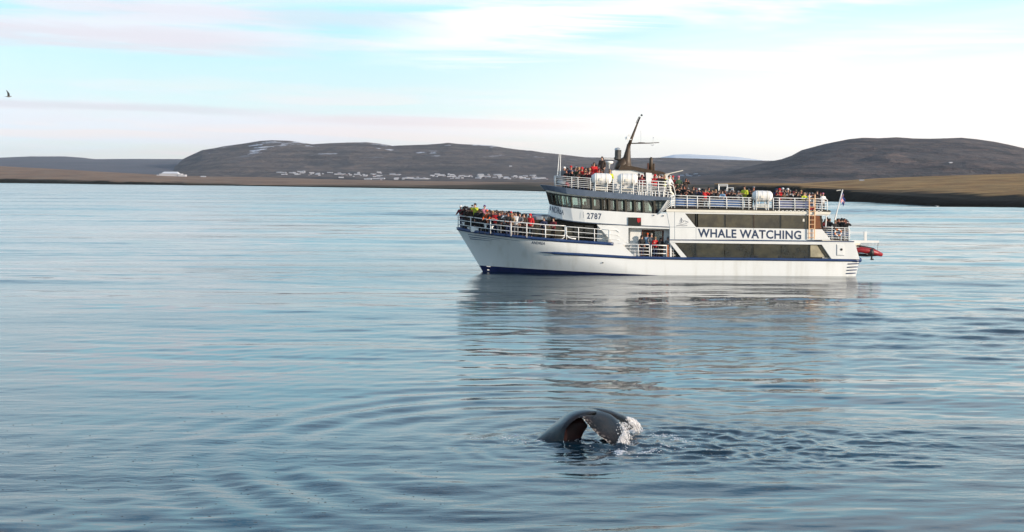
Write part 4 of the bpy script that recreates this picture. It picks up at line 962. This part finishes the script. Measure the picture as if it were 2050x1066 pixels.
    hair = shell([(1.62,.095,.112,.008),(1.69,.096,.112,.006),(1.745,.074,.088,.004),(1.77,.03,.035,.004)], 1.70, 1.50)
    hood = shell([(1.55,.125,.13,.02),(1.64,.125,.135,.02),(1.73,.10,.115,.02),(1.79,.05,.06,.02)], 1.705, 1.42)
    b = MB()
    if pose in ('film', 'glasses'): b.box((-.065, sy-.42, 1.575), (.065, sy-.33, 1.665)); b.lathe((0, sy-.42, 1.62), (0,-1,0), [(0,.035),(.08,.035)], 8)
    cam_ = None
    if b.v: o = b.build('s', M_black); cam_ = o.data; bpy.data.objects.remove(o)
    return dict(body=body, jacket=jacket, trousers=trousers, shoes=shoes, hat=hat, hair=hair, hood=hood, camera=cam_)
FIG = {p: figure(p) for p in ('stand', 'film', 'glasses', 'rail', 'lean', 'crossed', 'point')}
JC = {'black': (.014,.014,.016), 'dark brown': (.05,.03,.022), 'red': (.52,.015,.018), 'maroon': (.15,.012,.022), 'grey': (.16,.16,.17), 'white': (.72,.72,.72), 'navy': (.02,.03,.08),
      'yellow': (.50,.55,.04), 'orange': (.65,.10,.02), 'green': (.035,.065,.035), 'tan': (.30,.20,.11), 'purple': (.10,.05,.16), 'pink': (.60,.20,.28), 'light blue': (.22,.36,.52), 'olive': (.07,.07,.03)}
def cm(kind, c): return mat('%s_%s' % (c.replace(' ', '_'), kind), JC[c], .85, var=.15, vscale=9)
SK_ = [M_skin, mat('skin_pale', (.52,.30,.22), .6), mat('skin_ruddy', (.45,.18,.12), .6)]
HAIRC = {'brown': (.05,.025,.012), 'dark': (.012,.010,.010), 'fair': (.35,.22,.10), 'grey': (.32,.31,.30)}
def person(q, scale, yaw, pose, jacket, head, headcol, label, group, trousers='black'):
    F = FIG[pose]; r = empty('person', BOATM @ Matrix.Translation(q)); 
    r.matrix_world = Matrix.Translation(BOATM @ Vector(q)) @ Matrix.Rotation(yaw, 4, 'Z') @ Matrix.Scale(scale, 4)
    tag(r, label, 'person', group)
    def part(name, me, m):
        o = link(name, me, r); o.material_slots[0].link = 'OBJECT'; o.material_slots[0].material = m; return o
    part('body', F['body'], random.choice(SK_)); part('jacket', F['jacket'], cm('cloth', jacket)); part('trousers', F['trousers'], cm('cloth', trousers)); part('shoes', F['shoes'], M_black)
    if head == 'hair': part('hair', F['hair'], mat('hair_'+headcol, HAIRC[headcol], .7))
    else: part(head, F[head], cm('cloth', headcol))
    if F['camera']: part('camera', F['camera'], M_black)
ORD = 'first second third fourth fifth sixth seventh eighth ninth tenth eleventh twelfth thirteenth fourteenth fifteenth sixteenth seventeenth eighteenth nineteenth twentieth twenty-first twenty-second twenty-third twenty-fourth twenty-fifth twenty-sixth twenty-seventh twenty-eighth twenty-ninth thirtieth thirty-first thirty-second thirty-third thirty-fourth thirty-fifth thirty-sixth thirty-seventh thirty-eighth thirty-ninth fortieth forty-first forty-second forty-third forty-fourth forty-fifth'.split()
def crowd(rows, footz, where, group, ymin=None):
    # rows: (head px, head-top py, y, jacket, head cover, its colour, pose)
    rows = sorted(rows, key=lambda r: r[0])
    for i, (px, py, y, jc, hd, hc, ps) in enumerate(rows):
        q = L(px, py, y)
        for _ in range(4):
            lim = min(halfb(q.x, 3.3), 3.6)-.42; y = max(y, -max(lim, .05)); q = L(px, py, y)
        fz = footz(q.x, y); h = q.z-fz; s = min(max(h/1.79, .86), 1.10)
        base = Vector((q.x, y, q.z-1.79*s)) if h > 1.27*1.79 else Vector((q.x, y, fz))
        if h > 1.27*1.79:
            b = MB(); hh = base.z-fz; b.box((-.35,-.28,0),(.35,.28,hh)); o = b.build('step_box', M_white, bevel=.02); o.matrix_world = BOATM @ Matrix.Translation((q.x, y, fz)); tag(o, 'white step box under the %s %s' % ({'dark brown': 'tall dark figure', 'yellow': 'yellow jacketed figure'}.get(jc, jc+' jacketed figure, %s from left' % ORD[i]), where), 'box')
        cover = {'hair': '%s hair' % hc, 'hat': '%s hat' % hc, 'hood': '%s hood up' % hc}[hd]
        act = {'stand': '', 'film': ', filming', 'glasses': ', raising camera', 'rail': ', hands forward', 'lean': ', leaning', 'crossed': ', arms folded', 'point': ', pointing'}[ps]
        lab = 'person, %s, %s jacket%s, %s from left %s' % (cover, jc, act, ORD[i], where)
        person(base, s, random.uniform(-.6, .5), ps, jc, hd, hc, lab, group, random.choice(['black', 'black', 'navy', 'dark brown', 'grey']))
PO = ['film', 'stand', 'rail', 'glasses', 'crossed', 'lean', 'stand', 'film']
def rnd(rows):
    out_ = []
    for r in rows:
        px, py, y, jc = r[:4]; hd, hc = (r[4], r[5]) if len(r) > 5 else random.choice([('hair','brown'),('hair','dark'),('hat','black'),('hat','dark brown'),('hood',jc),('hat','maroon'),('hair','fair'),('hat','grey'),('hood',jc)])
        out_.append((px, py, y, jc, hd, hc, r[6] if len(r) > 6 else random.choice(PO)))
    return out_
bow = [(929,414,-1.6,'black'),(936,413,-2.0,'black'),(944,414,-1.9,'dark brown'),(951,415,-.6,'black'),(957,414,-2.4,'black'),(968,415,-.5,'navy'),(974,416,-2.5,'dark brown'),(984,420,-2.8,'black'),(993,421,-2.9,'red'),(1001,424,-3.0,'black'),(1018,425,-3.0,'black'),(1029,424,-2.2,'grey'),(1050,427,-3.0,'dark brown'),(1054,428,-1.0,'black'),(926,411,-.3,'maroon','hat','white'),(932,411.5,-.7,'dark brown'),(940,410.5,-1.1,'dark brown','hair','grey'),(947,413,-.2,'black'),(953,407,-1.4,'yellow','hat','black'),(960.5,411,-1.0,'black','hair','dark'),(964,413,-2.0,'black','hair','dark'),(971,410.5,-1.3,'pink','hat','purple'),
       (978,417,-2.1,'orange','hat','orange'),(981,416,-.4,'dark brown'),(987,419,-2.2,'maroon'),(991,416.5,-1.1,'black','hat','grey'),(995,418,-.1,'grey'),(999,420,-2.3,'red','hair','brown'),(1003,419.5,-1.6,'red'),(1007,420,-.5,'black'),(1011,421,-2.5,'white','hood','grey'),(1015,415.5,-1.2,'black','hair','brown'),
       (1020,420,-.4,'maroon'),(1024,419,-1.6,'dark brown','hat','red'),(1027,427,-2.8,'tan'),(1032,420.5,-1.3,'dark brown','hair','brown'),(1034,424,-2.9,'white','hair','dark'),(1038,424,-.6,'black'),(1043,425,-2.8,'grey','hat','black'),(1047,428,-1.8,'black'),(1062.5,426,-2.9,'red','hood','red','stand')]
crowd(rnd(bow), lambda x, y: fore_z(x), 'at the bow', 'people crowding the bow rail')
crowd(rnd([(1090,435,-3.0,'navy','hair','dark','rail'),(1109,436,-3.0,'maroon','hair','brown','rail')]), lambda x, y: fore_z(x), 'below the bridge', 'people on the side deck')
FZ = lambda x, y: float(np.interp(x, [L(1110,377,-3).x, L(1180,385,-3.5).x, L(1290,394,-3.5).x, L(1350,399,-3.5).x], [L(1110,377,-3).z, L(1180,385,-3.5).z, L(1290,394,-3.5).z, L(1350,399,-3.5).z]))
fly = [(1135,340,-2.9,'black'),(1147,341,-2.9,'black'),(1160,341,-3.0,'dark brown'),(1172,342,-3.0,'black'),(1180,341,-3.0,'maroon'),(1131,334,-2.6,'grey','hat','white'),(1137,336,-1.6,'navy'),(1144,325,-2.4,'navy','hat','red','point'),(1150,336,-.8,'tan'),(1157,335,-2.5,'green','hair','brown'),(1162,332,-1.4,'black'),(1166,334,-2.7,'red'),(1170,331,-.5,'light blue','hat','grey'),(1174,333,-2.4,'maroon'),(1178,329,-1.2,'black'),
       (1182,330,-2.2,'maroon'),(1186,327.5,-.7,'orange'),(1190,325,-1.8,'red','hair','brown'),(1195,330,-1.0,'dark brown'),(1199,333,-2.0,'black'),(1206.5,313,-1.6,'dark brown','hair','dark','stand'),(1222,337,-2.3,'yellow','hair','fair'),(1153,332,-2.0,'purple')]
crowd(rnd(fly), FZ, 'near the antennas', 'people on the forward fly deck')
mid = [(1280,347,-2.7,'dark brown','hat','grey'),(1286,350,-3.2,'maroon'),(1292.5,344,-2.6,'black','hair','dark'),(1312,349,-3.3,'red','hood','red','stand'),(1325,349,-3.2,'black'),(1331,350,-2.5,'yellow','hair','fair'),(1338,351,-3.0,'white','hat','black'),(1319,348,-1.6,'navy')]
crowd(rnd(mid), FZ, 'beside the funnel house', 'people beside the funnel house')
TZ = lambda x, y: topz.z-.08
aft1 = [(1348,352,-2.0,'maroon','hat','red'),(1359,352,-2.0,'green','hat','pink'),(1374,357,-1.7,'dark brown','hair','brown')]
for r in aft1: pass
crowd(rnd(aft1), lambda x, y: L(1350,397,-2).z, 'by the stair top', 'people at the head of the stairs')
top_ = [(1361,379,-3.3,'black'),(1375,381,-3.2,'black'),(1386,381,-3.2,'black'),(1395,383,-3.3,'black'),(1404,385,-3.3,'black'),(1424,386,-3.3,'black'),(1429,386,-1.5,'black'),(1468,387,-3.3,'black'),(1478,388,-3.3,'grey'),(1496,384,-1.5,'black'),(1357,374,-3.0,'black'),(1364,371,-2.0,'black'),(1371,370.5,-3.1,'black','hood','black'),(1378,376,-3.0,'black','hat','tan' if False else 'grey'),(1389,373,-2.5,'black','hair','brown'),(1394,377,-1.5,'dark brown'),(1400.5,377,-3.1,'navy','hat','white'),(1407,378,-1.2,'black'),(1412,378,-3.3,'red','hair','brown','film'),(1419,374.5,-2.4,'green','hair','dark'),
        (1426,383,-3.0,'grey'),(1433.5,379,-2.4,'dark brown','hair','fair'),(1439,384,-3.1,'dark brown'),(1443,380,-1.4,'tan'),(1448,385,-3.2,'light blue'),(1453,380,-1.6,'black','hat','grey'),(1457,382,-2.9,'orange','hair','grey'),(1462,384,-3.1,'black'),(1466,378,-1.7,'black','hat','white'),(1471,385,-3.1,'maroon'),(1475,385,-2.6,'white'),(1481,385,-3.0,'black','hair','brown'),(1485,383,-1.2,'navy'),
        (1492,364.5,-2.3,'yellow','hat','dark brown','crossed'),(1500,378,-2.0,'green'),(1509.5,373,-2.2,'dark brown','hat','grey')]
crowd(rnd(top_), TZ, 'before the rear raft', 'people on the top deck before the rear raft')
rear = [(1557,388,-3.2,'black'),(1565,386,-1.9,'black'),(1580,388,-3.3,'dark brown'),(1597,389,-3.3,'black'),(1612,390,-3.3,'black'),(1632,388,-3.3,'dark brown'),(1550,385,-2.4,'maroon','hair','brown'),(1554.5,377.5,-2.6,'navy','hood','navy'),(1561.5,377,-3.0,'red','hood','red','stand'),(1567.5,376,-2.3,'grey','hat','white'),(1571.5,383,-3.1,'tan'),(1574,380,-1.4,'black'),(1578,377,-2.5,'black','hat','white'),(1582.5,380.5,-3.0,'white','hat','grey'),(1586,382,-1.2,'navy'),(1589,383,-3.1,'black'),(1594,379,-2.2,'green','hair','brown'),
        (1599,383,-3.0,'dark brown'),(1604.5,380.5,-2.2,'black','hair','fair'),(1609,387,-3.2,'yellow','hair','fair'),(1615,384,-1.7,'navy'),(1621,386,-3.1,'white'),(1627,387,-2.6,'white','hat','grey'),(1637,382,-2.1,'black','hair','brown'),(1643,388,-1.4,'dark brown'),(1648,393,-3.0,'white','hat','pink')]
crowd(rnd(rear), TZ, 'behind the rear raft', 'people on the top deck behind the rear raft')
sz = L(1680, 482.5, -3.5).z
stern = [(1638,437,-2.8,'dark brown','hair','brown'),(1645,438.5,-3.1,'maroon'),(1650.5,438,-2.5,'tan'),(1657,435,-2.2,'black','hood','black'),(1662,437,-3.0,'black'),(1671,440,-3.2,'black','hair','fair'),(1675,437,-1.4,'navy'),(1680.5,437,-2.6,'black','hair','brown'),(1686,436.5,-3.1,'black'),(1691,437,-2.2,'maroon','hair','brown'),(1695,439,-3.2,'black','hair','dark')]
crowd(rnd(stern), lambda x, y: sz, 'beside the flag staff', 'people on the rear deck')
gate = [(1285.5,471,-3.3,'black','hood','black','stand'),(1297,460.5,-2.9,'light blue','hat','orange','stand'),(1305,466,-3.0,'grey','hair','grey','rail'),(1312.5,474,-3.35,'red','hair','fair','stand'),(1322,476,-3.1,'black','hair','dark','lean'),(1338.5,474,-3.2,'grey','hood','grey','rail')]
crowd(gate, lambda x, y: main_z, 'in the boarding doorway', 'people in the boarding doorway')
crowd([(1313,412,-3.3,'black','hair','brown','stand')], lambda x, y: L(1313,412,-3.3).z-1.79*.95, 'behind the bridge', None)
crowd([(1172,403,-2.2,'dark brown','hair','dark','stand'),(1141,400,-1.4,'white','hair','dark','rail')], lambda x, y: L(1172,403,-2.2).z-1.79*.95, 'inside the bridge', 'crew in the bridge')

# ================================================================== whale tail
def whale_mat():
    m = bpy.data.materials.new('whale_skin'); m.use_nodes = True; n, l = m.node_tree.nodes, m.node_tree.links; p = n['Principled BSDF']
    t = N('ShaderNodeTexCoord', n); a = N('ShaderNodeTexNoise', n); a.inputs['Scale'].default_value = 3; a.inputs['Detail'].default_value = 8; l.new(t.outputs['Object'], a.inputs['Vector'])
    c = mixc(ramp(a.outputs[0], .4, .7, 0, 1, n, l), (.005,.006,.006), (.016,.011,.009), n, l)
    v = N('ShaderNodeTexVoronoi', n); v.inputs['Scale'].default_value = 9; l.new(t.outputs['Object'], v.inputs['Vector'])
    at_ = N('ShaderNodeAttribute', n); at_.attribute_name = 'barnacle'
    f = mathn('MULTIPLY', at_.outputs['Fac'], ramp(v.outputs['Distance'], .55, .25, 0, 1, n, l), n, l); c = mixc(f, c, (.30,.26,.24), n, l)
    l.new(c, p.inputs['Base Color']); p.inputs['Roughness'].default_value = .22; p.inputs['Specular IOR Level'].default_value = .28; p.inputs['Coat Weight'].default_value = .06; p.inputs['Coat Roughness'].default_value = .05
    b_ = N('ShaderNodeBump', n); b_.inputs['Strength'].default_value = .25; b_.inputs['Distance'].default_value = .03
    w = N('ShaderNodeTexNoise', n); w.inputs['Scale'].default_value = 5; w.inputs['Detail'].default_value = 5; l.new(t.outputs['Object'], w.inputs['Vector']); l.new(w.outputs[0], b_.inputs['Height']); l.new(b_.outputs[0], p.inputs['Normal'])
    return m
M_whale = whale_mat()
Y0 = wy
wt = empty('whale_tail', Matrix.Translation((wx, wy, 0))); tag(wt, 'dark arched humpback whale fluke diving with water streaming off its tip', 'whale')
def WP(px, py, dy): return on_y(px, py, Y0+dy)-Vector((wx, wy, 0))
def catmull(pts, n):
    pts = [np.array(p, float) for p in pts]; P_ = [2*pts[0]-pts[1]]+pts+[2*pts[-1]-pts[-2]]; o = []
    for k in range(n):
        t = k/(n-1)*(len(pts)-1); i = min(int(t), len(pts)-2); f = t-i; a, b_, c, d = P_[i:i+4]
        o.append(.5*((2*b_)+(-a+c)*f+(2*a-5*b_+4*c-d)*f*f+(-a+3*b_-3*c+d)*f**3))
    return o
def blade(far_, near_, th, nu=44, nv=12, bulge=.0, edge_far=.02, edge_near=.02, bar_near=0, bar_far=0, bar_end=0):
    # a lens shaped sheet between its far and near edges: points (px, py, dy)
    F = [WP(*p) for p in catmull(far_, nu)]; Nn = [WP(*p) for p in catmull(near_, nu)]
    top, bot, bt = [], [], []
    for i in range(nu):
        a, c = F[i], Nn[i]
        ta = (F[min(i+1, nu-1)]-F[max(i-1, 0)]+Nn[min(i+1, nu-1)]-Nn[max(i-1, 0)]).normalized(); nrm = ta.cross(c-a).normalized()
        if nrm.z < 0 and abs(nrm.z) > .2: nrm = -nrm
        thk = th*(1-.55*(i/(nu-1))**1.5)
        for j in range(nv+1):
            v = j/nv; lens = math.sqrt(max(0, 1-(2*v-1)**2)); p = a.lerp(c, v)+nrm*(bulge*lens)
            top.append(p+nrm*thk*lens*.5); bot.append(p-nrm*thk*lens*.5)
            bt.append(max(bar_near*max(0, (v-.9)/.1), bar_far*max(0, (.08-v)/.08), bar_end*max(0, (i/(nu-1)-.93)/.07)))
    k = nu*(nv+1); fs = []
    for i in range(nu-1):
        for j in range(nv):
            q_ = (i*(nv+1)+j, (i+1)*(nv+1)+j, (i+1)*(nv+1)+j+1, i*(nv+1)+j+1); fs.append(q_); fs.append(tuple(k+x for x in reversed(q_)))
    for i in (0, nu-1):
        for j in range(nv): a = i*(nv+1)+j; fs.append((a, a+1, k+a+1, k+a))
    return top+bot, fs, bt+bt
VV, FF, BT = [], [], []
def addb(*a, **k):
    v, f, t_ = blade(*a, **k); b0 = len(VV); VV.extend(v); FF.extend([tuple(b0+i for i in q) for q in f]); BT.extend(t_)
# tail stock and left lobe: rises from the water on the left and bends over to the right
addb([(1054,891,.6),(1073,880,.6),(1093,864,.7),(1114,847,.8),(1134,831,.85),(1153,822.5,.9),(1176,820,1.0),(1198,824,1.1)],
     [(1122,900,-.5),(1128,883,-.5),(1132,862,-.45),(1141,849,-.35),(1154,839,-.2),(1172,831,0),(1194,827,.3)], .22, bulge=.02)
# front right blade
addb([(1184,823,1.0),(1204,823,1.0),(1222,829,.95),(1235,839,.8),(1243,850,.5),(1246,862,.1),(1244,876,-.3)],
     [(1158,836,-.15),(1167,838,-.2),(1177,850,-.3),(1192,866,-.45),(1207,878,-.6),(1223,889,-.7),(1232,896,-.75)], .11, bulge=.025, bar_near=1, bar_end=.8)
# rear right blade
addb([(1176,821,1.2),(1196,819.5,1.4),(1218,822,1.5),(1238,829,1.5),(1258,838.5,1.5),(1271,856,1.4)],
     [(1184,829,.6),(1202,828,.7),(1220,833,.8),(1234,839,.85),(1246,847,.9),(1254,864,.8)], .12, bulge=.05, bar_end=.6)
me = bpy.data.meshes.new('fluke'); me.from_pydata(VV, [], FF); me.materials.append(M_whale); me.polygons.foreach_set('use_smooth', [True]*len(me.polygons))
atr = me.attributes.new('barnacle', 'FLOAT', 'POINT'); atr.data.foreach_set('value', np.array(BT, np.float32))
link('fluke', me, wt)
uv_, uf_, _u = blade([(1122,898,.0),(1127,882,.0),(1132,862,.05),(1142,846,.1),(1156,836,.2),(1164,835,.25)],
     [(1157,898,.1),(1162,882,.1),(1168,867,.05),(1176,854,-.05),(1172,846,-.15),(1166,838,-.1)], .05)
b = MB(); b.add(uv_, uf_); b.build('fluke_underside', mat('wet_underside', (.030,.007,.005), .5, spec=.25, var=.5, vscale=4), wt, True)['label'] = 'reddish black underside seen through the arch'
# barnacles on the trailing edge
b = MB(); ed = catmull([(1167,838,-.24),(1177,850,-.34),(1192,866,-.5),(1207,878,-.65),(1223,889,-.74),(1232,896,-.8)], 60)
for i, p in enumerate(ed):
    if random.random() < .62:
        c = WP(*p)+Vector((random.gauss(0,.015), random.gauss(0,.02), random.gauss(0,.012))); s_ = random.uniform(.007,.017)
        b.lathe(c-Vector((0,0,s_*.5)), (random.uniform(-.5,.5),-1,.4), [(0,s_),(s_*.8,s_*.75),(s_,s_*.35)], 6)
ba = b.build('barnacle_edge', mat('barnacle', (.55,.50,.46), .7), wt); ba['kind'] = 'stuff'
# water running off the tips
def water_white():
    m = bpy.data.materials.new('white_water'); m.use_nodes = True; n = m.node_tree.nodes; l = m.node_tree.links; p = n['Principled BSDF']; p.inputs['Base Color'].default_value = (.80,.78,.78,1); p.inputs['Roughness'].default_value = .15; p.inputs['Subsurface Weight'].default_value = .0; p.inputs['Transmission Weight'].default_value = .25; p.inputs['IOR'].default_value = 1.33
    return m
M_ww = water_white(); M_ww.node_tree.nodes['Principled BSDF'].inputs['Transmission Weight'].default_value = .05
b = MB()
def strand(x, y, dy, y2, drift, r):
    n_ = 7; A = WP(x, y, dy); pts = []
    B = WP(x+drift, y2, dy-.15*random.random()); B.z = max(B.z, -.02)
    for k in range(n_):
        t_ = k/(n_-1); p = A.lerp(B, t_); p.x = A.x+(B.x-A.x)*t_**.6; p += Vector((random.gauss(0,.012), random.gauss(0,.02), random.gauss(0,.008)))*(k > 0); pts.append(p)
    b.tube(pts, [r*random.uniform(.5,1.5)*(1-.3*k/n_) for k in range(n_)], 4)
for i in range(130):
    f = random.random(); x = 1229+20*f+random.gauss(0,1.5); y = 896-30*f+random.gauss(0,2)
    strand(x, y, -.75+.5*f, y+random.uniform(12, 30), random.gauss(5, 4), random.uniform(.005,.016))
for i in range(150):
    f = random.random(); x = 1238+34*f; y = 846-12*math.sin(f*2.2)+8*f*f+random.gauss(0,1.5)
    strand(x, y, .95+.5*f, min(y+random.uniform(10, 26), 868), random.gauss(7, 3), random.uniform(.005,.015))
for i in range(60):
    f = random.random(); strand(1246+4*f, 850+20*f, .6-f, 850+20*f+random.uniform(10,24), random.gauss(5,4), random.uniform(.004,.012))
for i in range(420):       # drops
    f = random.random(); x = random.gauss(1246+10*f, 7); y = random.uniform(846, 905); c = WP(x, y, random.uniform(-.9, 1.1)); 
    if c.z < 0: c.z = random.uniform(0,.05)
    s_ = random.uniform(.006,.020); b.add([c+Vector(v)*s_ for v in ((1,0,0),(-1,0,0),(0,1,0),(0,-1,0),(0,0,1.6),(0,0,-1.6))], [(0,2,4),(2,1,4),(1,3,4),(3,0,4),(2,0,5),(1,2,5),(3,1,5),(0,3,5)])
spl = b.build('water_spray', M_ww, None, True); spl.matrix_world = Matrix.Translation((wx, wy, 0)); tag(spl, 'white water streaming and dripping off the whale fluke tips', 'spray', None, 'stuff')
# froth lying on the surface
b = MB()
def froth(px, py, spread, n_, s0, s1, fl=.35):
    for _ in range(n_):
        p = on_water(px+random.gauss(0, spread[0]), py+random.gauss(0, spread[1])); z = wz(p.x, p.y); s_ = random.uniform(s0, s1); e_ = random.uniform(1, 2.6); a = random.gauss(0, .4)
        k = 6; vs = [(p.x+e_*s_*math.cos(q)*math.cos(a)-s_*math.sin(q)*math.sin(a), p.y+e_*s_*math.cos(q)*math.sin(a)+s_*math.sin(q)*math.cos(a)+random.gauss(0,.2*s_), z-.004) for q in [2*math.pi*j/k for j in range(k)]]+[(p.x, p.y, z+s_*fl)]
        b.add(vs, [(j, (j+1) % k, k) for j in range(k)])
froth(1241,907,(6,2.6),80,.012,.035,.6); froth(1268,863,(9,1.6),90,.012,.04,.5); froth(1258,886,(9,12),70,.008,.022,.6)
for x, y, n_ in ((1290,908,45),(1305,905,40),(1318,872,45),(1340,874,45),(1355,880,35),(1368,886,20),(1330,897,15),(1120,880,25),(1085,882,40),(1030,872,45),(1015,878,30),(960,878,20),(1045,885,25),(1170,884,25),(1195,878,20)):
    froth(x, y, (9, 1.6), n_, .01, .030, .35)
for i in range(260):   # scattered specks over the disturbed water
    froth(random.gauss(1330,110), random.gauss(890,22), (0,0), 1, .008, .02, .3)
fr = b.build('foam', M_ww, None, True); tag(fr, 'broken white froth on the water around the diving whale', 'foam', None, 'stuff')
# flecks drifting on the near water
b = MB()
for i in range(200):
    p = on_water(random.uniform(-20, 900), random.uniform(800, 1060)); z = wz(p.x, p.y)+.003; s_ = random.uniform(.006,.014); a = random.uniform(-.5,.5); e_ = random.uniform(1.5,4)
    b.add([(p.x+e_*s_*math.cos(q)*math.cos(a)-s_*math.sin(q)*math.sin(a), p.y+e_*s_*math.cos(q)*math.sin(a)+s_*math.sin(q)*math.cos(a), z+.004*math.sin(q)) for q in [2*math.pi*j/5 for j in range(5)]], [(0,1,2,3,4)])
fk = b.build('floating_flecks', mat('weed_fleck', (.03,.03,.03), .7)); tag(fk, 'tiny dark flecks floating on the smooth near water', 'flecks', None, 'stuff')

# ================================================================== gulls
def gull(q, s, yaw, up1, up2, label, dark):
    t = empty('gull', Matrix.Translation(q) @ Matrix.Rotation(yaw, 4, 'Z') @ Matrix.Scale(s, 4)); tag(t, label, 'bird', 'gulls over the water')
    mb, mw = (mat('gull_grey', (.20,.19,.18), .8), mat('gull_dark_wing', (.035,.037,.036), .8)) if dark else (mat('gull_white', (.75,.75,.73), .8), mat('gull_light_wing', (.45,.46,.48), .8))
    b = MB(); b.tube([(-.30,0,.0),(-.20,0,.01),(-.05,0,0),(.10,0,0),(.20,0,.03),(.26,0,.04)], [.01,.03,.065,.06,.04,.035], 8, sq=(1,.9)); b.tube([(.26,0,.04),(.33,0,.025)], [.018,.004], 5); P('body', b, mb, t, smooth=True)
    b = MB(); b.add([(-.28,-.03,0),(-.28,.03,0),(-.40,.07,0),(-.40,-.07,0),(-.34,0,.012)], [(0,1,4),(1,2,4),(2,3,4),(3,0,4),(0,3,2,1)]); P('tail', b, mb, t)
    for sd, up in ((-1, up1), (1, up2)):
        b = MB(); st_ = []
        for k in range(7):
            f = k/6; y = sd*(.04+.62*f*math.cos(up)); z = .03+.62*f*math.sin(up)-.12*f*f*math.cos(up); c = .13*(1-f)**.5+.012; x = .04+.10*f-.30*f*f; st_.append((x, y, z, c))
        vs = []
        for x, y, z, c in st_: vs += [(x+c*.45, y, z), (x, y, z+.014), (x-c, y, z-.005), (x, y, z-.008)]
        fs = [(k*4+j, k*4+(j+1) % 4, (k+1)*4+(j+1) % 4, (k+1)*4+j) for k in range(6) for j in range(4)]+[(0,1,2,3),(27,26,25,24)]
        b.add(vs, fs); P('wing', b, mw, t)
gull(on_y(17, 194, 88), .62, .15, 1.35, 1.15, 'dark winged gull flying alone in the upper left sky', True)
gull(on_y(1877, 413.6, 330), 1.1, .5, .5, .4, 'pale gull skimming the water before the right headland', False)
